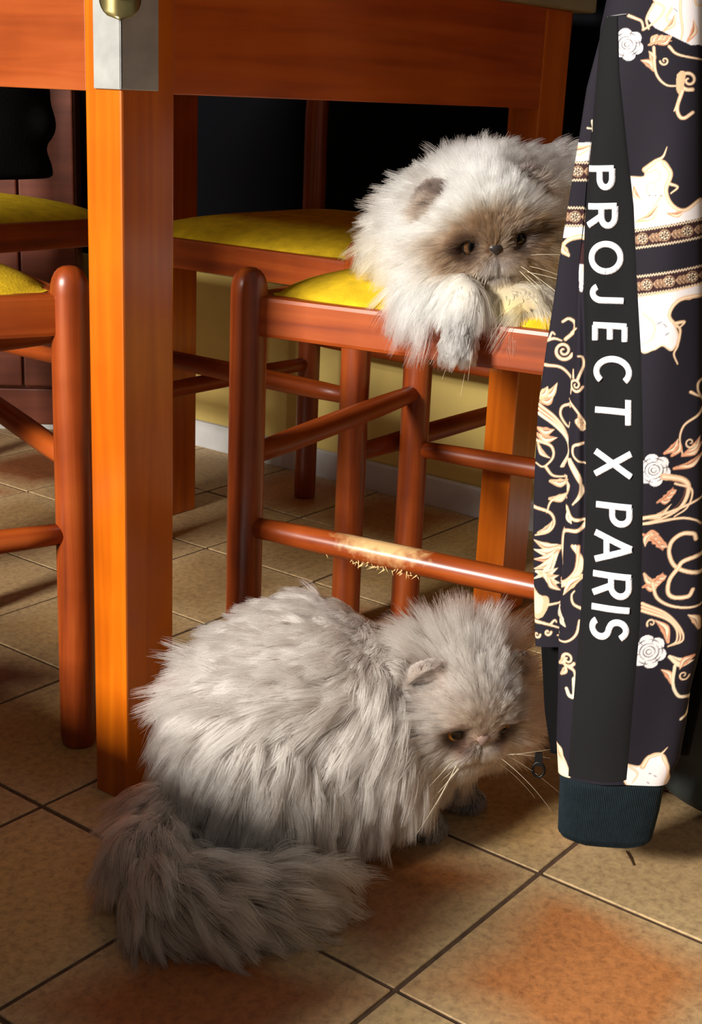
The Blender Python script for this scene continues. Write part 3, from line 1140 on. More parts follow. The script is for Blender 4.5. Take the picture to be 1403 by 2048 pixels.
        return dict(w=w_, L=L_, flow=flow, lift=lift, droop=droop, clump=.60 * (1 - .45 * hm) * (1 - .8 * near) * (1 - ear), tuft=.16 * (1 - .7 * hm),
                    frizz=.10 * (1 - .4 * near), rad=np.full(N_, .00027) * (1 - .4 * near), c0=c0, c1=c1)

    fv = fields(V, tri_data(V, Q)[2], RNG)
    body = mesh_obj('body', V - org, Q, SKIN, root)
    add_vcol(body.data, np.clip(fv['c0'] * .75, 0, 1))
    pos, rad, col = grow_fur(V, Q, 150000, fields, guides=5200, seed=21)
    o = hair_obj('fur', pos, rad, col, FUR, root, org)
    o['kind'] = 'stuff'
    for s_ in (-1, 1):
        eye_obj(hd, s_, root, (158, 108, 48), look=(-.1, .9, .12) if s_ < 0 else (.1, .9, -.3))
    nose_obj(hd, root, NOSE)
    whiskers(hd, root, [(-1, 9, (-.75, .35, -.75), .062), (1, 9, (.95, .25, -.25), .072)])
    return hd


# ------------------------------------------------------------------ white cat on the chair
def build_white_cat():
    hd = Head(PX(964, 457, 1.185), .16 * RT - .52 * UP - FW, .20, 1.0)
    shoulder = PX(890, 500, 1.240)
    chest = PX(905, 598, 1.195)
    chest2 = PX(1044, 620, 1.180)
    mid = PX(985, 470, 1.275)
    rear = PX(1115, 448, 1.345)
    paw = PX(918, 672, 1.128)
    allp = np.array([shoulder, chest, chest2, rear, paw, mid, hd.c])
    fd = Field(allp.min(0) - .10, allp.max(0) + .105, .0030)
    fd.ell(shoulder, (.052, .052, .054), None, .03)
    fd.ell(mid, .054, None, .03)
    fd.ell(chest, (.048, .048, .032), None, .018)
    fd.ell(chest2, (.045, .042, .025), None, .014)
    fd.cone(mid, rear, .054, .068, .04)
    fd.cone(mid, hd.c, .052, .044, .03)
    hd.build(fd)
    # sit on the domed cushion
    cx, cy = np.array([math.sin(ang_c), -math.cos(ang_c)]), np.array([math.cos(ang_c), math.sin(ang_c)])
    rel = fd.P[..., :2] - CA
    ex_ = (rel @ cx - CW / 2) / (CW / 2 - .003)
    ey_ = (rel @ cy + CD / 2) / (CD / 2 - .003)
    eg = (np.abs(ex_) ** 6 + np.abs(ey_) ** 6) ** (1 / 6)
    seat_z = np.where(eg < 1, .4545 + seat_dome(np.minimum(eg, 1)), .4545)
    fd.V = np.maximum(fd.V, seat_z - fd.P[..., 2])
    ly = min(np.linspace(-.30, 0, 300), key=lambda v: abs((lambda P: PW / 2 + FOC * ((P - CAM) @ RT) / ((P - CAM) @ FW))(np.array([*(CA - .024 * cx + v * cy), .430])) - 918))
    paw = np.array([*(CA - .0275 * cx + ly * cy), .4345])
    wrist = np.array([*(CA - .016 * cx + ly * cy), .4700])
    fd.chain([chest + ZV * .016, wrist, paw + ZV * .008], [.020, .0145, .0125], .005)
    fd.V = np.maximum(fd.V, np.where(eg < 1.0, seat_z, -1.0) - fd.P[..., 2])
    fd.ell(paw, (.0145, .0145, .015), None, .006)
    for s_ in (-1, 0, 1):
        fd.ell(paw - ZV * .010 + RT * s_ * .0075 - FW * .005, .0062, None, .004)
        V, Q = fd.mesh()
    root = empty('white_cat', (mid[0], mid[1], .47))
    tag(root, 'long-haired cream white flat-faced cat with brown mask lying on the chair seat', 'cat')
    org = np.array(root.location)
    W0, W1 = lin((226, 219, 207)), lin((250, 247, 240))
    mask, dk, chin = lin((108, 84, 62)), lin((52, 42, 38)), lin((224, 196, 124))
    ear_c = lin((96, 84, 80))
    eyes = [hd.w(s_ * .0212, .046, -.001) for s_ in (-1, 1)]
    nose = hd.w(0, .052, -.004)

    def fields(p, n, rg):
        N_ = len(p)
        q = hd.l(p)
        hdist = np.linalg.norm(q, axis=1)
        hm = smooth(.072, .060, hdist) * smooth(-.035, -.010, q[:, 1])
        rad = np.linalg.norm((q - np.array([0, .05, -.006]))[:, [0, 2]], axis=1)
        facef = hm * smooth(.0, .02, q[:, 1])
        near = smooth(.048, .014, rad) * facef
        pd = poly_near(p, [wrist, paw])[0]
        arm = smooth(.034, .020, pd)
        pm = arm * smooth(.470, .452, p[:, 2])
        ear, earn, earin = np.zeros(N_), np.zeros(N_), np.zeros(N_)
        for s_ in (-1, 1):
            ed = np.linalg.norm((p - hd.ear_c(s_)) @ hd.ear_axes(s_).T / np.array([.0182, .0105, .0232]), axis=1)
            ear = np.maximum(ear, smooth(1.25, .85, ed))
            el = (p - hd.ear_c(s_)) @ hd.ear_axes(s_).T / hd.s
            earin = np.maximum(earin, smooth(.011, .006, np.abs(el[:, 0])) * smooth(.012, .002, el[:, 2]) * smooth(1.25, .85, ed) * smooth(-.002, .001, el[:, 1]))
            ec = q - hd.l(hd.ear_c(s_))
            earn = np.maximum(earn, smooth(.034, .018, np.linalg.norm(ec, axis=1)) * smooth(-.012, .004, ec[:, 1]))
        L_ = np.full(N_, .042) * (1 - .28 * smooth(.53, .565, p[:, 2]))
        Lh = .0075 + .032 * smooth(.018, .064, rad) * (1 - .35 * smooth(.015, .04, q[:, 2]))
        L_ = L_ + .008 * smooth(.53, .49, p[:, 2])
        L_ = L_ * (1 - hm) + Lh * hm
        L_ = L_ * (1 - .6 * earn)
        L_ = L_ * (1 - ear) + (.0050 + .011 * earin) * ear
        L_ = L_ * (1 - .42 * arm) * (1 - .62 * pm)
        # ruff fans out from the face
        bz = smooth(.02, .05, rad) * facef + (1 - facef)
        out = nrm(np.stack([q[:, 0], -.001 - .011 * bz, (q[:, 2] + .006) - .014 * bz], 1)) @ hd.A
        flow = out
        far = smooth(.08, .13, hdist)[:, None]
        body_f = RT * .25 + ZV * .1 + FW * .3
        low = smooth(.53, .49, p[:, 2])[:, None]
        body_f = body_f * (1 - low) + (-ZV - RT * .1) * low
        flow = flow * (1 - .55 * far) + body_f * .55 * far
        lowc = smooth(.52, .485, p[:, 2])[:, None] * (1 - hm[:, None])
        flow = nrm(flow) * (1 - lowc * .8) + (-ZV * 1.0) * lowc * .8
        lift = .75 * (1 - hm) + (.28 + .30 * (1 - near)) * hm
        lift = lift * (1 - .5 * lowc[:, 0])
        droop = .22 * (1 - hm) + .08 * hm
        c0, c1 = np.tile(W0, (N_, 1)), np.tile(W1, (N_, 1))
        mk = smooth(.072, .038, rad * (1 + .45 * smooth(.0, .03, q[:, 2]))) * hm
        c0, c1 = mixc(c0, mask, mk), mixc(c1, mask * 1.15, mk * .95)
        # warm bib under the chin
        bib = np.exp(-((q[:, 0] - .004) / .03) ** 2 - ((q[:, 2] + .052) / .016) ** 2) * smooth(-.02, .02, q[:, 1]) * .85
        c0, c1 = mixc(c0, chin, bib), mixc(c1, chin * 1.1, bib)
        for s_, e in zip((-1, 1), eyes):
            ql = q - np.array([s_ * .0212, .046, -.001])
            st = np.exp(-(ql[:, 0] / .010) ** 2 - (ql[:, 2] / .0055) ** 2) * facef * .9
            c0, c1 = mixc(c0, dk, st), mixc(c1, dk, st)
        ql = q - np.array([.030, .036, .003])
        st = np.exp(-(ql[:, 0] / .020) ** 2 - (ql[:, 2] / .0055) ** 2) * hm
        c0, c1 = mixc(c0, dk, st), mixc(c1, dk, st)
        mz = np.exp(-(q[:, 0] / .012) ** 2 - ((q[:, 2] + .022) / .010) ** 2) * facef * .75
        c0, c1 = mixc(c0, lin((150, 140, 138)), mz), mixc(c1, lin((190, 182, 180)), mz)
        c0, c1 = mixc(c0, ear_c, ear), mixc(c1, ear_c * 1.2, ear)
        c0, c1 = mixc(c0, lin((120, 88, 76)), earin), mixc(c1, lin((190, 172, 156)), earin)
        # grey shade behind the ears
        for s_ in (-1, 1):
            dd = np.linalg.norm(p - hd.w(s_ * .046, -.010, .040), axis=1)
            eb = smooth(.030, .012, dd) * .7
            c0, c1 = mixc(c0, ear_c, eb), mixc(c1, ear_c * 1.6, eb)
        c0, c1 = mixc(c0, lin((150, 146, 144)), pm), mixc(c1, lin((206, 204, 202)), pm)
        mo = np.exp(-((q[:, 2] + .0265 - 6 * q[:, 0] ** 2) / .0016) ** 2) * smooth(.016, .012, np.abs(q[:, 0])) + np.exp(-(q[:, 0] / .0014) ** 2) * smooth(-.029, -.025, q[:, 2]) * smooth(-.008, -.011, q[:, 2])
        mo = np.clip(mo, 0, 1) * facef * .8
        c0, c1 = mixc(c0, RIM * .6, mo), mixc(c1, RIM * .6, mo)
        for e in eyes:
            er = smooth(.0150, .0098, np.linalg.norm(p - e, axis=1)) * .85
            c0, c1 = mixc(c0, RIM, er), mixc(c1, RIM, er)
        w_ = np.ones(N_) + 4.5 * near + 1.2 * hm + 1.4 * ear
        for e in eyes:
            w_ *= np.where(np.linalg.norm(p - e, axis=1) < .0078, 0, 1)
        w_ *= np.where(np.linalg.norm(p - nose, axis=1) < .0052, 0, 1)
        w_ *= np.where((p[:, 2] < .472) & (n[:, 2] < -.8), .05, 1)
        return dict(w=w_, L=L_, flow=flow, lift=lift, droop=droop, clump=.58 * (1 - .35 * hm) * (1 - .8 * near) * (1 - ear), tuft=.18 * (1 - .7 * hm),
                    frizz=.12 * (1 - .4 * near), rad=np.full(N_, .00027) * (1 - .4 * near), c0=c0, c1=c1)

    fv = fields(V, tri_data(V, Q)[2], RNG)
    body = mesh_obj('body', V - org, Q, SKIN, root)
    add_vcol(body.data, np.clip(fv['c0'] * .8, 0, 1))
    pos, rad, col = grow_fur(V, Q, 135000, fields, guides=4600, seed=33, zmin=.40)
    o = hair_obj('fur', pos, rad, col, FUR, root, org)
    o['kind'] = 'stuff'
    for s_ in (-1, 1):
        eye_obj(hd, s_, root, (84, 58, 34), look=(.35, .9, 0), rad=.0090)
    nose_obj(hd, root, NOSE_D)
    whiskers(hd, root, [(-1, 11, (-.45, .85, -.75), .092), (1, 11, (.8, .3, -.55), .090)])
    return hd


build_grey_cat()
build_white_cat()
# ------------------------------------------------------------------ printed jacket hanging from the chair back
# The print is worked out on the flat cloth (units: photo pixels of the cloth) and stored per vertex.
PX0, PX1, PY0, PY1 = 1036, 1440, -140, 1600
IW, IH = PX1 - PX0, PY1 - PY0
IMG = np.zeros((IH, IW, 3), np.float32)
IMG[:] = lin((34, 31, 40))
TAN, CREAM, BROWN, WHT, PEACH = lin((226, 184, 148)), lin((248, 226, 196)), lin((122, 76, 62)), lin((238, 232, 236)), lin((226, 160, 126))
MAROON, INK = lin((58, 36, 38)), lin((40, 34, 42))


def cr_pts(pts, n=8):
    P = np.array(pts, float)
    if len(P) < 3:
        t = np.linspace(0, 1, n * 2)[:, None]
        return P[0] * (1 - t) + P[-1] * t
    P = np.vstack([2 * P[0] - P[1], P, 2 * P[-1] - P[-2]])
    out = []
    for i in range(1, len(P) - 2):
        t = np.linspace(0, 1, n, endpoint=False)[:, None]
        a, b_, c, d = P[i - 1], P[i], P[i + 1], P[i + 2]
        out.append(.5 * (2 * b_ + (c - a) * t + (2 * a - 5 * b_ + 4 * c - d) * t ** 2 + (3 * b_ - a - 3 * c + d) * t ** 3))
    out.append(P[-2][None])
    return np.vstack(out)


def put(alpha, sl, col):
    IMG[sl] = IMG[sl] * (1 - alpha[..., None]) + np.asarray(col) * alpha[..., None]


def stroke(pts, w0, col, w1=None, wm=None, clip=None, smoothed=True):
    P = cr_pts(pts) if smoothed else np.array(pts, float)
    n = len(P)
    t = np.linspace(0, 1, n)
    w1 = w0 if w1 is None else w1
    W = w0 + (w1 - w0) * t
    if wm is not None:
        W = np.where(t < .5, w0 + (wm - w0) * t * 2, wm + (w1 - wm) * (t - .5) * 2)
    mw = W.max() + 2
    x0, x1 = int(max(P[:, 0].min() - mw, PX0)), int(min(P[:, 0].max() + mw + 1, PX1))
    y0, y1 = int(max(P[:, 1].min() - mw, PY0)), int(min(P[:, 1].max() + mw + 1, PY1))
    if clip:
        x0, x1 = max(x0, clip[0]), min(x1, clip[1])
    if x1 <= x0 or y1 <= y0:
        return
    X, Y = np.meshgrid(np.arange(x0, x1) + .5, np.arange(y0, y1) + .5)
    best = np.full(X.shape, -9.0)
    for i in range(n - 1):
        a, b_ = P[i], P[i + 1]
        ab = b_ - a
        l2 = ab @ ab + 1e-9
        s = np.clip(((X - a[0]) * ab[0] + (Y - a[1]) * ab[1]) / l2, 0, 1)
        d = np.hypot(X - a[0] - s * ab[0], Y - a[1] - s * ab[1])
        best = np.maximum(best, (W[i] + (W[i + 1] - W[i]) * s) / 2 - d)
    al = np.clip(best + .5, 0, 1)
    put(al, (slice(y0 - PY0, y1 - PY0), slice(x0 - PX0, x1 - PX0)), col)


def poly(pts, col, smoothed=False, alpha=1.0):
    P = cr_pts(list(pts) + [pts[0]]) if smoothed else np.array(list(pts) + [pts[0]], float)
    x0, x1 = int(max(P[:, 0].min() - 1, PX0)), int(min(P[:, 0].max() + 2, PX1))
    y0, y1 = int(max(P[:, 1].min() - 1, PY0)), int(min(P[:, 1].max() + 2, PY1))
    if x1 <= x0 or y1 <= y0:
        return
    X, Y = np.meshgrid(np.arange(x0, x1) + .5, np.arange(y0, y1) + .5)
    ins = np.zeros(X.shape, bool)
    for i in range(len(P) - 1):
        (ax, ay), (bx, by) = P[i], P[i + 1]
        if ay == by:
            continue
        c = ((ay > Y) != (by > Y)) & (X < (bx - ax) * (Y - ay) / (by - ay) + ax)
        ins ^= c
    put(ins.astype(np.float32) * alpha, (slice(y0 - PY0, y1 - PY0), slice(x0 - PX0, x1 - PX0)), col)


def leaf(p, q, w, col=TAN, bend=.15, vein=True):
    w = w * 1.35
    p, q = np.array(p, float), np.array(q, float)
    d = q - p
    nn = np.array([-d[1], d[0]])
    m = (p + q) / 2 + nn * bend
    stroke([p, m, q], w * .35, col, .6, w)
    stroke([p + d * .15 + nn * .02, m + nn * .05, q], w * .16, CREAM, .4, w * .38)
    if vein:
        stroke([p + d * .1, m - nn * .03, q - d * .1], .6, BROWN, .3, max(w * .12, .9))


def acanthus(p, q, w, n=4, side=1, col=TAN):
    """curled leaf with lobes along one side"""
    p, q = np.array(p, float), np.array(q, float)
    d = q - p
    nn = np.array([-d[1], d[0]]) * side
    for i in range(n):
        t = (i + .6) / n
        a = p + d * t * .8
        leaf(a, a + d * .34 + nn * (.42 - .25 * t), w * .7, PEACH if i % 2 else col, .12 * side, vein=True)
    stroke([p, p + d * .5 + nn * .08, q], w * .3, col, w * .12, w * .5)
    stroke([p, p + d * .5 + nn * .08, q], .8, BROWN, .4, 1.2)


def spiral(cx, cy, r, turns=1.6, rot=0., cw=1, w=4.2, col=TAN):
    w = w * 1.3
    pts = []
    for k in range(22):
        t = k / 21
        a = rot + cw * 2 * math.pi * turns * t
        rr = r * (1 - .86 * t)
        pts.append((cx + rr * math.cos(a), cy + rr * math.sin(a)))
    stroke(pts, w, col, w * .45)
    stroke(pts, w * .42, CREAM, w * .2)


def vine(pts, w=4.0, col=TAN, w1=2.0):
    w, w1 = w * 1.22, w1 * 1.3
    stroke(pts, w, col, w1)
    stroke(pts, w * .4, CREAM, w1 * .4)


def rose(cx, cy, r):
    r = r * 1.22
    for a in range(0, 360, 60):
        ca, sa = math.cos(math.radians(a + 20)), math.sin(math.radians(a + 20))
        c = (cx + r * .62 * ca, cy + r * .62 * sa)
        poly([(c[0] + r * .44 * math.cos(b_ * math.pi / 5), c[1] + r * .40 * math.sin(b_ * math.pi / 5)) for b_ in range(10)], WHT, True)
    poly([(cx + r * .6 * math.cos(b_ * math.pi / 6), cy + r * .55 * math.sin(b_ * math.pi / 6)) for b_ in range(12)], WHT, True)
    for rr, a0, a1 in ((.16, 0, 330), (.33, 40, 250), (.36, 260, 390), (.54, 120, 300), (.58, -40, 100), (.78, 30, 75), (.80, 95, 140), (.8, 155, 200), (.8, 215, 258), (.8, 275, 318), (.8, -22, 15)):
        pts = [(cx + r * rr * math.cos(math.radians(a0 + (a1 - a0) * k / 8)), cy + r * rr * .92 * math.sin(math.radians(a0 + (a1 - a0) * k / 8))) for k in range(9)]
        stroke(pts, 1.0, INK, .7, 2.2)
    for a in (50, 110, 170, 230, 290, 350):
        ca, sa = math.cos(math.radians(a)), math.sin(math.radians(a))
        stroke([(cx + r * .6 * ca, cy + r * .6 * sa), (cx + r * .98 * ca, cy + r * .98 * sa)], 1.6, INK, .8)


def border(x0, yt0, yb0, x1, yt1, yb1, phase=0):
    poly([(x0, yt0), (x1, yt1), (x1, yb1), (x0, yb0)], MAROON)
    n = max(2, int((x1 - x0) / 5.5))
    f = lambda s, v: (x0 + (x1 - x0) * s, (yt0 + (yt1 - yt0) * s) * (1 - v) + (yb0 + (yb1 - yb0) * s) * v)
    for lo_, hi_ in ((.02, .12), (.98, .88)):
        pts = [f(k / (2 * n), lo_ if k % 2 else hi_) for k in range(2 * n + 1)]
        stroke(pts, 1.5, CREAM, smoothed=False)
    period = 44.0
    k = -1
    while True:
        xs = x0 + (k + phase) * period
        k += 1
        if xs > x1 + 30:
            break
        s = (xs - x0) / (x1 - x0)
        c = np.array(f(s, .5))
        if x0 - 5 < c[0] < x1 + 5:
            for a in range(8):
                an = a * math.pi / 4
                cc = c + np.array([math.cos(an) * 7.2, math.sin(an) * 6.6])
                stroke([cc, cc + .1], 3.4, CREAM)
            for a in range(3):
                an = a * 2.1
                cc = c + np.array([math.cos(an) * 2.6, math.sin(an) * 2.6])
                stroke([cc, cc + .1], 2.4, CREAM)
            stroke([c + 10.6 * np.array([math.cos(t), math.sin(t)]) for t in np.linspace(0, 6.28, 14)], .9, TAN)
        for m in range(3):
            b_ = np.array(f(s + (13 + 7 * m) / (x1 - x0), .5))
            for sg in (-1, 1):
                stroke([b_, b_ + (5, sg * 6), b_ + (9, sg * 8), b_ + (6, sg * 3), b_ + (1, 0)], .9, TAN)
    return


def figure(pts, col=WHT):
    poly(pts, col, True)
    stroke(list(pts) + [pts[0]], 3.0, TAN)
    stroke(list(pts) + [pts[0]], 1.1, CREAM)


# --- print on the outer side of the sleeve (past the band)
poly([(1300, -120), (1440, -120), (1440, 96), (1396, 90), (1383, 92), (1312, 58), (1298, 40), (1312, 10)], WHT)
for st in ([(1316, -60), (1310, 0), (1330, 18), (1320, 40), (1296, 58), (1288, 62)], [(1365, -40), (1362, 20), (1366, 60), (1364, 80)], [(1310, 12), (1296, 40), (1300, 60)],
           [(1260, 34), (1275, 40), (1286, 46), (1290, 62)], [(1385, -30), (1392, 8), (1402, 12)], [(1345, 20), (1335, 40), (1345, 55)]):
    vine(st, 5, TAN, 3)
stroke([(1350, 20), (1356, 26)], 1.5, INK)
stroke([(1340, 42), (1348, 44)], 1.5, INK)
rose(1257, 91, 26)
acanthus((1300, 92), (1345, 84), 12, 4, -1)
leaf((1310, 142), (1284, 122), 11, PEACH)
leaf((1308, 130), (1300, 104), 10)
leaf((1320, 90), (1342, 76), 9, PEACH)
vine([(1310, 97), (1314, 146), (1333, 170), (1359, 173)], 5)
spiral(1378, 161, 20, 1.5, 1.2, 1, 6)
poly([(1355, 150), (1364, 143), (1372, 150), (1364, 190), (1354, 178)], TAN, True)
vine([(1366, 182), (1356, 214), (1360, 232), (1370, 236), (1386, 225)], 6, TAN, 5)
vine([(1358, 205), (1350, 222)], 4)
spiral(1331, 123, 9, 1.2, 3.0, -1, 3)
vine([(1340, 95), (1362, 112), (1440, 124)], 5)
figure([(1262, 352), (1290, 352), (1294, 336), (1312, 322), (1332, 322), (1343, 344), (1336, 380), (1346, 410), (1372, 419), (1403, 398), (1440, 400), (1440, 428), (1272, 455), (1262, 400)])
vine([(1292, 338), (1312, 322), (1328, 312), (1336, 293)], 9, TAN, 1)
vine([(1296, 345), (1316, 338), (1322, 352), (1310, 364)], 3.5)
vine([(1330, 325), (1343, 346), (1334, 378), (1345, 406), (1370, 418), (1400, 398)], 8, TAN, 5)
vine([(1340, 365), (1357, 372), (1344, 384)], 5)
vine([(1325, 390), (1300, 425), (1285, 442)], 4)
for xx in (1298, 1310, 1322):
    stroke([(xx, 390), (xx + 5, 388)], 1.3, INK)
spiral(1306, 374, 13, 1.4, 2.0, 1, 3.0)
leaf((1276, 440), (1322, 404), 12)
leaf((1338, 424), (1372, 418), 9, PEACH)
leaf((1270, 372), (1286, 398), 9, PEACH)
leaf((1300, 612), (1336, 604), 9, PEACH)
spiral(1312, 656, 12, 1.4, 4.0, -1, 3.0)
leaf((1360, 590), (1398, 578), 8)
spiral(1344, -20, 16, 1.4, 1.0, 1, 3.5)
leaf((1330, 64), (1352, 30), 10)
leaf((1376, 84), (1388, 40), 10, PEACH)
border(1268, 457, 496, 1440, 428, 470, .45)
border(1274, 546, 588, 1440, 522, 562, .52)
figure([(1276, 589), (1440, 562), (1440, 586), (1376, 588), (1352, 600), (1342, 622), (1353, 648), (1358, 670), (1346, 692), (1328, 682), (1310, 690), (1284, 688)])
vine([(1440, 588), (1376, 590), (1352, 601), (1341, 624), (1353, 642), (1362, 654), (1357, 684), (1350, 700), (1357, 720)], 7, TAN, 2)
vine([(1290, 620), (1312, 640), (1308, 668), (1288, 680)], 4)
vine([(1352, 640), (1370, 638), (1360, 650)], 6)
for a, b_ in (((1318, 640), (1326, 636)), ((1334, 662), (1340, 658)), ((1330, 640), (1336, 646))):
    stroke([a, b_], 1.5, INK)
vine([(1440, 752), (1402, 757), (1396, 775), (1406, 800)], 6)
vine([(1382, 778), (1400, 790)], 5)
vine([(1406, 812), (1396, 826), (1370, 842), (1361, 868), (1366, 899)], 5)
for a, b_ in (((1332, 894), (1358, 868)), ((1346, 900), (1362, 872)), ((1366, 902), (1404, 880)), ((1350, 926), (1410, 896)), ((1372, 898), (1400, 868))):
    leaf(a, b_, 11, PEACH)
spiral(1381, 878, 11, 1.2, .5, 1, 3)
rose(1311, 926, 26)
vine([(1330, 940), (1366, 950), (1378, 968), (1366, 1000), (1335, 1020), (1288, 1031)], 11, TAN, 2)
stroke([(1340, 948), (1366, 958), (1370, 975), (1356, 1000), (1325, 1020)], 1.4, BROWN)
vine([(1352, 956), (1384, 972), (1376, 1005), (1350, 1022)], 4)
acanthus((1318, 990), (1348, 964), 13, 3, 1, PEACH)
leaf((1290, 1020), (1345, 996), 8)
vine([(1288, 1020), (1340, 1012), (1400, 992), (1440, 970)], 6)
vine([(1290, 1031), (1360, 1026), (1390, 1033), (1402, 1044)], 5)
acanthus((1290, 1052), (1328, 1086), 16, 4, -1, PEACH)
leaf((1306, 1050), (1294, 1076), 9)
vine([(1392, 1071), (1387, 1060), (1364, 1058), (1344, 1073), (1341, 1099), (1357, 1125), (1402, 1139), (1440, 1130)], 6.5, TAN, 6)
vine([(1440, 1100), (1402, 1104), (1368, 1112), (1357, 1125), (1341, 1146), (1338, 1171), (1351, 1182), (1377, 1182), (1386, 1170)], 6.5, TAN, 6)
acanthus((1290, 1156), (1328, 1132), 15, 4, 1, PEACH)
leaf((1292, 1130), (1316, 1152), 10)
vine([(1308, 1150), (1318, 1181), (1351, 1200), (1402, 1204), (1440, 1190)], 6)
for k in range(3):
    vine([(1288, 1188 + 7 * k), (1334, 1212 + 5 * k), (1362 - 4 * k, 1244), (1366 - 6 * k, 1268), (1338, 1277)], 5, TAN if k != 1 else PEACH, 2)
leaf((1398, 1250), (1376, 1218), 12)
spiral(1306, 1228, 9, 1.1, 2.6, 1, 3)
leaf((1338, 1268), (1312, 1222), 13, PEACH)
rose(1301, 1284, 27)
leaf((1341, 1298), (1388, 1312), 14, CREAM)
leaf((1388, 1302), (1360, 1326), 12, PEACH)
leaf((1344, 1352), (1324, 1322), 11, PEACH)
vine([(1351, 1318), (1347, 1354), (1357, 1380), (1380, 1390), (1374, 1420), (1362, 1429)], 5, CREAM, 4)
spiral(1368, 1339, 11, 1.2, .2, 1, 3)
figure([(1258, 1508), (1282, 1514), (1294, 1500), (1312, 1492), (1330, 1498), (1337, 1528), (1330, 1562), (1258, 1548)])
vine([(1288, 1515), (1300, 1498), (1322, 1494), (1336, 1482)], 9, TAN, 1)
vine([(1262, 1512), (1278, 1528), (1268, 1545)], 4)
vine([(1328, 1500), (1337, 1526), (1330, 1558)], 7)
for xx, yy in ((1300, 1530), (1310, 1536), (1296, 1548)):
    stroke([(xx, yy), (xx + 4, yy + 2)], 1.6, INK)
# --- strip between the fold and the band, and the jacket front left of the fold
poly([(1100, 287), (1190, 285), (1190, 322), (1100, 324)], WHT)
leaf((1120, 300), (1186, 290), 16, TAN, .1)
stroke([(1182, 242), (1184, 262)], 5, CREAM, 2)
stroke([(1172, 256), (1184, 258)], 3, CREAM, 2)
border(1100, 323, 365, 1190, 323, 363, .2)
border(1090, 414, 457, 1182, 414, 455, .3)
poly([(1080, 457), (1180, 455), (1180, 476), (1080, 480)], WHT)
vine([(1180, 472), (1142, 478), (1124, 490), (1122, 506), (1134, 514)], 9, TAN, 3)
leaf((1120, 490), (1136, 512), 12)
poly([(1158, 486), (1170, 486), (1170, 528), (1158, 528)], MAROON)
poly([(1156, 528), (1172, 528), (1166, 582), (1160, 580)], WHT)
stroke([(1168, 530), (1162, 560), (1163, 582)], 3, TAN, 1)
spiral(1124, 704, 19, 1.7, .4, 1, 5.5)
vine([(1085, 686), (1104, 680), (1120, 684)], 6)
vine([(1128, 681), (1145, 665), (1146, 648), (1134, 640), (1122, 646)], 6, TAN, 4)
vine([(1140, 668), (1154, 654)], 4)
vine([(1094, 682), (1100, 668), (1106, 672)], 4)
vine([(1086, 733), (1120, 738), (1142, 762), (1142, 785)], 5)
spiral(1154, 765, 14, 1.6, .3, 1, 4.2)
vine([(1158, 754), (1169, 727), (1167, 710), (1158, 708)], 5)
vine([(1148, 752), (1148, 736)], 4)
vine([(1139, 800), (1158, 818), (1176, 846)], 5)
acanthus((1160, 826), (1174, 852), 12, 3, 1)
for a, b_ in (((1076, 800), (1112, 768)), ((1078, 806), (1104, 796)), ((1074, 796), (1092, 776)), ((1070, 872), (1112, 878)), ((1072, 860), (1106, 862))):
    leaf(a, b_, 13, TAN if a[1] < 803 else PEACH)
for k, c in enumerate((TAN, PEACH, CREAM)):
    vine([(1074, 812 + 9 * k), (1106, 836 + 8 * k), (1128 + k, 866 + 6 * k), (1136, 906), (1124 - 2 * k, 936)], 5, c, 3)
vine([(1140, 810), (1122, 816), (1119, 834), (1134, 856), (1140, 842)], 5)
vine([(1168, 880), (1150, 886), (1148, 902), (1158, 914), (1174, 920)], 5)
for k in range(3):
    vine([(1136 + 3 * k, 918 - 2 * k), (1154 + 4 * k, 945), (1168 - 2 * k, 968), (1166 - 3 * k, 984), (1148, 1002)], 4.5, CREAM if k == 1 else TAN, 2)
vine([(1068, 884), (1099, 895), (1103, 918), (1084, 937), (1068, 930)], 5)
leaf((1072, 890), (1098, 920), 8)
vine([(1088, 937), (1104, 955), (1136, 956)], 5)
leaf((1098, 966), (1136, 962), 13)
leaf((1134, 984), (1126, 952), 10)
leaf((1096, 1002), (1134, 988), 12)
vine([(1132, 992), (1100, 1006), (1090, 1030)], 5)
vine([(1062, 1019), (1096, 1030), (1105, 1050), (1094, 1069), (1066, 1077)], 5.5)
leaf((1072, 1072), (1102, 1046), 10)
vine([(1134, 1010), (1147, 1030), (1176, 1031)], 7, TAN, 4)
vine([(1176, 1036), (1160, 1052), (1130, 1058), (1122, 1090), (1124, 1125)], 7, TAN, 3)
leaf((1138, 1018), (1146, 1040), 10, CREAM)
for k in range(5):
    leaf((1118 - 2 * k, 1098 + 4 * k), (1062, 1086 + 20 * k), 12, (TAN, CREAM, PEACH)[k % 3], -.12)
for k in range(4):
    leaf((1068 + 8 * k, 1150 + 2 * k), (1112 + 2 * k, 1142 + 15 * k), 11, (CREAM, TAN)[k % 2], .15)
for k in range(3):
    vine([(1148 + 6 * k, 1084), (1166 - 4 * k, 1108 + 3 * k), (1164 - 6 * k, 1134), (1146 - 5 * k, 1152), (1120, 1172 - 5 * k)], 6, (TAN, CREAM, PEACH)[k], 3)
leaf((1170, 1140), (1128, 1184), 14, TAN, .1)
vine([(1168, 1206), (1150, 1198), (1146, 1182), (1152, 1172)], 5)
poly([(1062, 1180), (1075, 1196), (1092, 1200), (1094, 1216), (1080, 1241), (1062, 1238)], TAN, True)
poly([(1066, 1190), (1082, 1204), (1078, 1230), (1064, 1230)], CREAM, True, .7)
vine([(1092, 1216), (1112, 1212), (1120, 1208)], 4)
leaf((1118, 1216), (1134, 1246), 12, CREAM)
vine([(1064, 1249), (1090, 1254), (1118, 1262)], 6)
vine([(1098, 1254), (1106, 1246), (1110, 1250)], 4)
spiral(1092, 1270, 7, 1.0, 0, 1, 4)
spiral(1070, 1276, 7, 1.0, 0, 1, 3.5)
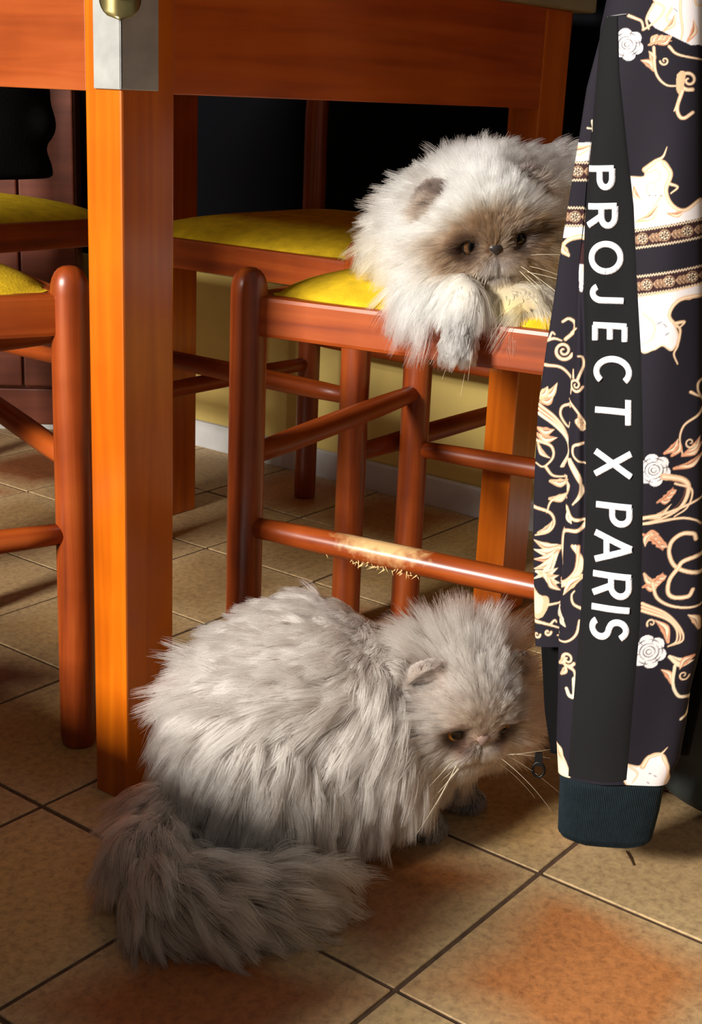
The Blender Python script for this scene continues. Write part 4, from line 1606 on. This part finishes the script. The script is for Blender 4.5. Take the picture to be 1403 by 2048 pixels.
vine([(1163, 1230), (1155, 1258), (1136, 1274), (1112, 1276)], 5)
spiral(1138, 1308, 15, 1.6, .5, 1, 5)
leaf((1120, 1320), (1132, 1302), 9)
leaf((1124, 1340), (1134, 1320), 9)
vine([(1140, 1322), (1152, 1330), (1153, 1350)], 6)
vine([(1152, 1345), (1152, 1376), (1142, 1378), (1136, 1366)], 7, CREAM, 5)
figure([(1108, 1478), (1124, 1486), (1128, 1500), (1136, 1516), (1142, 1540), (1106, 1532)], CREAM)
leaf((1114, 1486), (1130, 1512), 12)


def sample_print(x, y):
    fx = np.clip(x - PX0 - .5, 0, IW - 1.001)
    fy = np.clip(y - PY0 - .5, 0, IH - 1.001)
    ix, iy = fx.astype(int), fy.astype(int)
    ax, ay = (fx - ix)[..., None], (fy - iy)[..., None]
    return (IMG[iy, ix] * (1 - ax) + IMG[iy, ix + 1] * ax) * (1 - ay) + (IMG[iy + 1, ix] * (1 - ax) + IMG[iy + 1, ix + 1] * ax) * ay


# the sleeve hangs in a near-vertical sheet facing the window side
JP = np.array([.930, .4285, .03])
JN = nrm(np.array([-.93, -.368, 0.0]))


def on_plane(px, py, off=0.0):
    px, py = np.asarray(px, float), np.asarray(py, float)
    d = FW + RT * ((px - PW / 2) / FOC)[..., None] - UP * ((py - PH / 2) / FOC)[..., None]
    t = ((JP + JN * off - CAM) @ JN) / (d @ JN)
    return CAM + d * t[..., None]


def edge_fn(pts):
    pts = np.array(sorted(pts, key=lambda q: q[1]), float)
    return lambda y: np.interp(y, pts[:, 1], pts[:, 0])


FOLD = edge_fn([(1216, -140), (1212, 0), (1200, 56), (1183, 258), (1176, 322), (1166, 440), (1158, 520), (1152, 600), (1139, 790), (1134, 950), (1127, 1080), (1120, 1200), (1116, 1290), (1115, 1377), (1112, 1475), (1116, 1545)])
RIGHT = edge_fn([(1400, -140), (1403, 0), (1404, 300), (1404, 900), (1402, 1290), (1380, 1377), (1372, 1442), (1359, 1514), (1336, 1562)])
BANDL = edge_fn([(1222, -20), (1213, 32), (1200, 70), (1186, 258), (1178, 322), (1169, 440), (1168, 560), (1174, 711), (1174, 872), (1174, 1006), (1171, 1099), (1166, 1197), (1159, 1279), (1153, 1361), (1145, 1459), (1140, 1536)])
BANDR = edge_fn([(1240, -20), (1239, 44), (1242, 146), (1257, 293), (1270, 410), (1277, 557), (1286, 698), (1290, 845), (1291, 953), (1288, 1083), (1284, 1230), (1274, 1344), (1264, 1459), (1256, 1543)])
FLAPL = edge_fn([(1228, -140), (1222, 0), (1213, 29), (1200, 56), (1169, 176), (1154, 278), (1137, 381), (1113, 527), (1103, 600), (1088, 698), (1072, 818), (1064, 966), (1061, 1074), (1063, 1197), (1066, 1290), (1072, 1400), (1080, 1545)])


def sleeve_bulge(px, py):
    s = (px - FOLD(py)) / (RIGHT(py) - FOLD(py)) * 2 - 1
    s = np.clip(s, -1, 1)
    b_ = .021 * np.sqrt(np.maximum(1 - np.abs(s) ** 2.6, 0)) * (0.75 + .25 * smooth(200, 900, py))
    # soft vertical folds of the hanging cloth
    b_ = b_ + .0028 * np.sin(px / 31.0 + py / 240.0) * (1 - np.abs(s) ** 4) * smooth(60, 400, py)
    b_ = b_ + .0020 * np.sin(py / 62.0 + px / 70.0) * (1 - np.abs(s) ** 4) * smooth(900, 1500, py)
    b_ = b_ - .0045 * np.exp(-((px - BANDL(py) + 2) / 8.0) ** 2) * smooth(180, 420, py) * (1 - smooth(1000, 1200, py))
    return b_


def sleeve_pt(px, py, up=0.0):
    return on_plane(px, py) + JN * (sleeve_bulge(px, py) + up)[..., None]


def grid_faces(nr, nc, flip=False):
    q = (np.arange(nr - 1)[:, None] * nc + np.arange(nc - 1)[None, :]).ravel()
    f = np.stack([q, q + 1, q + nc + 1, q + nc], 1)
    return f[:, ::-1] if flip else f


jacket = empty('printed_jacket', (JP[0], JP[1], 0))
tag(jacket, 'black jacket with gold baroque print and white lettered sleeve band on the chair back', 'jacket')
JO = np.array(jacket.location)
CLOTH = vcol_mat('printed_cloth', rough=.75, bump=.15, bscale=1400)
CLOTH.node_tree.nodes['Principled BSDF'].inputs['Specular IOR Level'].default_value = .15


def fast_mesh(name, V, F, mat, parent, cols=None):
    me = bpy.data.meshes.new(name)
    V = np.asarray(V, np.float32)
    F = np.asarray(F, np.int32)
    me.vertices.add(len(V))
    me.vertices.foreach_set('co', V.ravel())
    me.loops.add(F.size)
    me.loops.foreach_set('vertex_index', F.ravel())
    me.polygons.add(len(F))
    me.polygons.foreach_set('loop_start', np.arange(len(F), dtype=np.int32) * F.shape[1])
    me.update(calc_edges=True)
    me.polygons.foreach_set('use_smooth', [True] * len(F))
    me.materials.append(mat)
    if cols is not None:
        add_vcol(me, cols)
    o = bpy.data.objects.new(name, me)
    COL.objects.link(o)
    o.parent = parent
    return o


# sleeve front and back
y = np.arange(-130, 1561, 1.7)
nc = 190
S_ = np.linspace(0, 1, nc)
ends = np.interp(S_, [0, .3, .6, 1], [1541, 1545, 1548, 1562]) - 1560
Yg = y[:, None] + ends[None, :] * smooth(1200, 1560, y)[:, None]
Xg = FOLD(Yg) * (1 - S_) + RIGHT(Yg) * S_
Vf = sleeve_pt(Xg, Yg)
Vb = (on_plane(Xg, Yg) - JN * (.016 * np.sqrt(np.maximum(1 - (2 * S_ - 1) ** 4, 0)))[None, :, None])[::12]
cf = sample_print(Xg, Yg)
nr = len(y)
Vall = np.concatenate([Vf.reshape(-1, 3), Vb.reshape(-1, 3)]) - JO
Fall = np.concatenate([grid_faces(nr, nc, True), grid_faces(Vb.shape[0], nc) + nr * nc])
call = np.concatenate([cf.reshape(-1, 3), np.tile(lin((28, 26, 34)), (Vb.shape[0] * nc, 1))])
sleeve = fast_mesh('sleeve', Vall, Fall, CLOTH, jacket, call)

# shoulder seam cord
ps = [sleeve_pt(np.array(x_), np.array(y_), .0006) for x_, y_ in ((1217, 36), (1230, 34), (1245, 32), (1258, 31))]
tube('shoulder_seam', [p - JO for p in ps], [.0005] * 4, plain_mat('grey_thread', (120, 118, 124), .8), jacket, 6)

# woven band with stitched edges
BAND = plain_mat('black_tape', (29, 29, 31), .88, bump=.25, bscale=1200)
yb = np.arange(34, 1541, 4.0)
sb = np.linspace(0, 1, 26)
Yb = np.repeat(yb[:, None], 26, 1)
Xb = BANDL(Yb) * (1 - sb) + BANDR(Yb) * sb
edge_up = .0011 * (1 - np.abs(2 * sb - 1) ** 10)
Vb_ = sleeve_pt(Xb, Yb) + JN * edge_up[None, :, None]
band = fast_mesh('sleeve_band', Vb_.reshape(-1, 3) - JO, grid_faces(len(yb), 26, True), BAND, jacket)
band['label'] = 'black tape band with white letters'

# embroidered letters, reading down the sleeve
EMB = plain_mat('white_embroidery', (236, 236, 248), .6, noise=.05, nscale=300, bump=.4, bscale=900)


def arc(cx, cy, rx, ry, a0, a1, n=22):
    return [(cx + rx * math.cos(math.radians(a0 + (a1 - a0) * k / (n - 1))), cy + ry * math.sin(math.radians(a0 + (a1 - a0) * k / (n - 1)))) for k in range(n)]


# letter strokes in a unit box: x along the word, y up the letter
GL = {
    'P': [[(.1, 0), (.1, 1)], [(.1, .94)] + arc(.52, .70, .36, .24, 90, -90) + [(.1, .46)]],
    'R': [[(.1, 0), (.1, 1)], [(.1, .94)] + arc(.52, .71, .36, .23, 90, -90) + [(.1, .48)], [(.50, .46), (.86, 0)]],
    'O': [arc(.5, .5, .48, .46, 0, 360, 40)],
    'J': [[(.72, 1), (.72, .32)] + arc(.42, .32, .30, .27, 0, -150)],
    'E': [[(.1, 0), (.1, 1)], [(.1, .94), (.85, .94)], [(.1, .5), (.78, .5)], [(.1, .06), (.85, .06)]],
    'C': [arc(.54, .5, .48, .46, 48, 312, 34)],
    'T': [[(0, .94), (1, .94)], [(.5, .94), (.5, 0)]],
    'X': [[(.06, 1), (.94, 0)], [(.94, 1), (.06, 0)]],
    'A': [[(.02, 0), (.5, 1)], [(.98, 0), (.5, 1)], [(.2, .32), (.8, .32)]],
    'I': [[(.5, 0), (.5, 1)]],
    'S': [[(.84, .80)] + arc(.48, .73, .34, .22, 30, 270, 18)[1:-1] + arc(.48, .27, .38, .22, 90, -150, 18)],
}
# letter, pixel start and end along the word (top to bottom), baseline x (foot) and cap x (head) at start / end
LT = [('P', 326, 384, 1178, 1232), ('R', 400, 460, 1178, 1238), ('O', 478, 545, 1184, 1248), ('J', 556, 614, 1186, 1252),
      ('E', 636, 686, 1190, 1258), ('C', 702, 765, 1194, 1266), ('T', 782, 842, 1194, 1266), ('X', 884, 946, 1194, 1268),
      ('P', 988, 1042, 1196, 1269), ('A', 1046, 1112, 1194, 1269), ('R', 1124, 1184, 1190, 1268), ('I', 1192, 1206, 1187, 1265), ('S', 1212, 1266, 1185, 1262)]
SLANT = [-.03, -.03, 0, .02, .04, .03, .05, .03, .04, .05, .06, .05, .05]
for (ch, ya, yb_, xb, xc), sl in zip(LT, SLANT):
    V_, F_ = [], []
    hw_ = 6.6
    for si, st in enumerate(GL[ch]):
        P = np.array(st, float)
        # resample evenly
        ds = np.r_[0, np.cumsum(np.linalg.norm(np.diff(P, axis=0) * np.array([yb_ - ya, xc - xb]), axis=1))]
        m = max(6, int(ds[-1] / 3))
        tt_ = np.linspace(0, ds[-1], m)
        P = np.stack([np.interp(tt_, ds, P[:, 0]), np.interp(tt_, ds, P[:, 1])], 1)
        if ch == 'I':
            py_ = (ya + yb_) / 2 + np.zeros(m)
        else:
            py_ = ya + hw_ * .8 + (yb_ - ya - hw_ * 1.6) * P[:, 0]
        px_ = xb + hw_ * .1 + (xc - xb - hw_ * .2) * P[:, 1]
        py_ = py_ + sl * (px_ - (xb + xc) / 2)
        closed = np.hypot(px_[0] - px_[-1], py_[0] - py_[-1]) < 2
        tx, ty = np.gradient(px_), np.gradient(py_)
        if closed:
            tx[0] = tx[-1] = px_[1] - px_[-2]
            ty[0] = ty[-1] = py_[1] - py_[-2]
        ln_ = np.hypot(tx, ty) + 1e-9
        nx_, ny_ = -ty / ln_, tx / ln_
        prof = [(-1, .0002), (-.94, .0010), (-.6, .0017), (0, .0020), (.6, .0017), (.94, .0010), (1, .0002)]
        b0 = len(V_)
        for k in range(m):
            for o_, hgt in prof:
                qx, qy = px_[k] + nx_[k] * o_ * hw_, py_[k] + ny_[k] * o_ * hw_
                V_.append(sleeve_pt(np.array(qx), np.array(qy), .0008 + hgt + .00005 * si))
        npf = len(prof)
        for k in range(m - 1):
            for j in range(npf - 1):
                q = b0 + k * npf + j
                F_.append((q, q + npf, q + npf + 1, q + 1))
        F_.append(tuple(b0 + j for j in range(npf)))
        F_.append(tuple(b0 + (m - 1) * npf + j for j in reversed(range(npf))))
    mesh_obj('letter', np.array(V_) - JO, F_, EMB, band)

# ribbed cuff
CUFF = plain_mat('ribbed_cuff', (30, 40, 46), .85, noise=.08, nscale=120, bump=.3, bscale=900)
CL = edge_fn([(1117, 1538), (1119, 1560), (1117, 1600), (1115, 1655), (1120, 1668)])
CRr = edge_fn([(1336, 1538), (1329, 1562), (1318, 1620), (1303, 1676), (1296, 1684)])
n1, n2 = 60, 330
Sg = np.linspace(-1, 1, n2)
tv = np.linspace(0, 1, n1)[:, None]
top = np.interp(Sg, [-1, -.4, .2, .5, 1], [1538, 1546, 1543, 1546, 1562])
botm = np.interp(Sg, [-1, -.9, -.4, .5, .9, 1], [1655, 1664, 1674, 1680, 1680, 1676])
Yc = top[None, :] * (1 - tv) + botm[None, :] * tv
Xc = CL(Yc) + (CRr(Yc) - CL(Yc)) * (Sg[None, :] + 1) / 2
rib = .0005 * np.cos(Sg * math.pi * 58)
prof_t = np.sqrt(np.maximum(1 - np.abs(Sg) ** 3, 0))
gather = 1 - .22 * np.exp(-(tv / .06) ** 2) - .10 * smooth(.9, 1.0, tv)
Vc = on_plane(Xc, Yc) + JN * ((.0165 * prof_t[None, :] * gather + rib[None, :]))[..., None]
Vk = on_plane(Xc, Yc) - JN * ((.0150 * prof_t[None, :] * gather))[..., None]
lip = (Vc[-1] + Vk[-1]) / 2
Vin = np.concatenate([Vc[-1:] * .86 + lip[None] * .14 + np.array([0, 0, .004]), (Vk[-1:] * .86 + lip[None] * .14 + np.array([0, 0, .004]))])
Vtot = np.concatenate([Vc.reshape(-1, 3), Vk.reshape(-1, 3), Vin.reshape(-1, 3)])
Ft = [grid_faces(n1, n2, True), grid_faces(n1, n2) + n1 * n2]
q = np.arange(n2 - 1)
b1, b2, b3, b4 = (n1 - 1) * n2, (2 * n1 - 1) * n2, 2 * n1 * n2, 2 * n1 * n2 + n2
Ft.append(np.stack([b1 + q, b3 + q, b3 + q + 1, b1 + q + 1], 1))
Ft.append(np.stack([b2 + q + 1, b4 + q + 1, b4 + q, b2 + q], 1))
Ft.append(np.stack([b3 + q, b4 + q, b4 + q + 1, b3 + q + 1], 1))
cuff = fast_mesh('cuff', Vtot - JO, np.concatenate(Ft), CUFF, jacket)
cuff['label'] = 'dark ribbed knit cuff'

# jacket front hanging just behind the sleeve
y2 = np.arange(-130, 1300, 1.7)
n3 = 70
S2 = np.linspace(0, 1, n3)
Y2 = np.repeat(y2[:, None], n3, 1)
xr = FOLD(Y2) + 45
X2 = FLAPL(Y2) * (1 - S2) + xr * S2
off2 = -.010 - .004 * S2[None, :] + .006 * np.sqrt(np.maximum(1 - (2 * np.clip(S2 * .62, 0, 1) - 1) ** 2, 0))[None, :] - .0015 * np.cos(Y2 / 90.)
V2 = on_plane(X2, Y2) + JN * off2[..., None]
c2 = sample_print(X2, Y2)
V2b = (V2 - JN * .010)[::12]
Vt2 = np.concatenate([V2.reshape(-1, 3), V2b.reshape(-1, 3)])
Ff2 = np.concatenate([grid_faces(len(y2), n3, True), grid_faces(V2b.shape[0], n3) + len(y2) * n3])
fast_mesh('jacket_front', Vt2 - JO, Ff2, CLOTH, jacket, np.concatenate([c2.reshape(-1, 3), np.tile(lin((30, 28, 32)), (V2b.shape[0] * n3, 1))]))

# plain dark back panel and hem behind everything, over the chair back
LIN = plain_mat('jacket_lining', (13, 12, 14), .9, bump=.2, bscale=700)
y3 = np.arange(-420, 1546, 12.0)
n4 = 60
S3 = np.linspace(0, 1, n4)
Y3 = np.repeat(y3[:, None], n4, 1)
l3 = np.interp(Y3, [-420, 0, 60, 1250, 1300, 1450, 1545], [1250, 1232, 1205, 1072, 1070, 1078, 1092])
r3 = np.interp(Y3, [-420, 0, 1200, 1545], [1560, 1540, 1450, 1372])
X3 = l3 * (1 - S3) + r3 * S3
o3 = -.026 + .003 * np.sin(S3 * 22 + Y3 / 300.)
V3 = on_plane(X3, Y3) + JN * o3[..., None]
pan = fast_mesh('back_panel', V3.reshape(-1, 3) - JO, grid_faces(len(y3), n4, True), LIN, jacket)
sm = pan.modifiers.new('thick', 'SOLIDIFY')
sm.thickness = .004
# shoulder part draped over the chair's top slat, above the picture
# zip pull hanging at the hem
BLK = plain_mat('black_metal', (16, 15, 16), .35, metal=.6)
zp = on_plane(np.array(1077.), np.array(1505.), -.018)
zq = on_plane(np.array(1076.), np.array(1548.), -.014)
zd = nrm(zq - zp)
zs = nrm(np.cross(zd, JN))
zl = empty('zip_pull', tuple(zp - JO))
zl.parent = jacket
zl['label'] = 'black metal zip pull with a ring end'
pts, rr_ = [], []
mesh_ = []
LEN = np.linalg.norm(zq - zp)
outl = []
for t_, w__ in ((0, .0030), (.25, .0033), (.5, .0040), (.62, .0046)):
    outl.append((t_ * LEN, w__))
vs = []
for t_, w__ in outl:
    for sg in (-1, 1):
        for dp_ in (-.001, .001):
            vs.append(zd * t_ + zs * sg * w__ + JN * dp_)
fs = []
for k in range(len(outl) - 1):
    a = k * 4
    b_ = a + 4
    fs += [(a, b_, b_ + 1, a + 1), (a + 3, b_ + 3, b_ + 2, a + 2), (a + 1, b_ + 1, b_ + 3, a + 3), (a + 2, b_ + 2, b_, a)]
fs += [(0, 1, 3, 2), (12, 14, 15, 13)]
mesh_obj('pull_tab', vs, fs, BLK, zl, shade=False)
cr_ = zd * (LEN * .80)
ring = [tuple(cr_ + (zs * math.cos(a) * .0050 + zd * math.sin(a) * .0062)) for a in np.linspace(0, 2 * math.pi, 25)]
tube('pull_ring', ring, [.0012] * 25, BLK, zl, 8)

# ------------------------------------------------------------------ dark bag on the floor behind the jacket
bag = empty('grey_bag', (1.165, .395, 0))
tag(bag, 'dark grey soft bag lying on the tiles behind the jacket', 'bag')
fb = Field((-.11, -.11, -.01), (.11, .11, .16), .005)
fb.ell((0, 0, .062), (.075, .085, .060), None, .02)
fb.ell((.0, .0, .02), (.082, .09, .028), None, .02)
fb.V = np.maximum(fb.V, .001 - fb.P[..., 2])
Vb3, Qb3 = fb.mesh()
mesh_obj('bag_body', Vb3, Qb3, GREYBAG, bag)
tube('handle', [(.04 * math.cos(a), .0, .115 + .03 * math.sin(a)) for a in np.linspace(0, math.pi, 12)], [.005] * 12, DARK_CLOTH, bag, 10)

# black garment heaped on the chair by the cupboard
GY = 1.80


def at_y(px, py, yy):
    d = FW + RT * (px - PW / 2) / FOC - UP * (py - PH / 2) / FOC
    return CAM + d * (yy / d[1])


gc = at_y(20, 290, GY)
cl = Field((-.24, -.09, -.22), (.20, .09, .24), .007)
for (qx, qy, rx, rz) in ((10, 190, .085, .085), (60, 250, .042, .036), (40, 350, .060, .062), (-60, 300, .12, .12), (-10, 320, .08, .09), (-40, 150, .10, .07)):
    g = at_y(qx, qy, GY) - gc
    cl.ell((g[0], 0, g[2]), (rx, .040, rz), None, .02)
cl.V = np.maximum(cl.V, (.4825 - gc[2]) - cl.P[..., 2])
Vc3, Qc3 = cl.mesh()
oc = mesh_obj('black_garment', Vc3, Qc3, DARK_CLOTH)
oc.location = gc
tag(oc, 'black garment heaped on the shaded chair seat beside the cupboard', 'garment')

# ------------------------------------------------------------------ stray dry stalk on the tiles
a, b_ = PZ(1252, 1702, .0015), PZ(1266, 1730, .0015)
st = tube('dry_stalk', [a - a, (b_ - a) * .5 + np.array([.0002, 0, .0002]), b_ - a], [.0007, .0008, .0005], plain_mat('straw', (70, 52, 36), .9), None, 6)
st.location = a
tag(st, 'tiny dark dry stalk lying on the tile in front of the cuff', 'stalk')
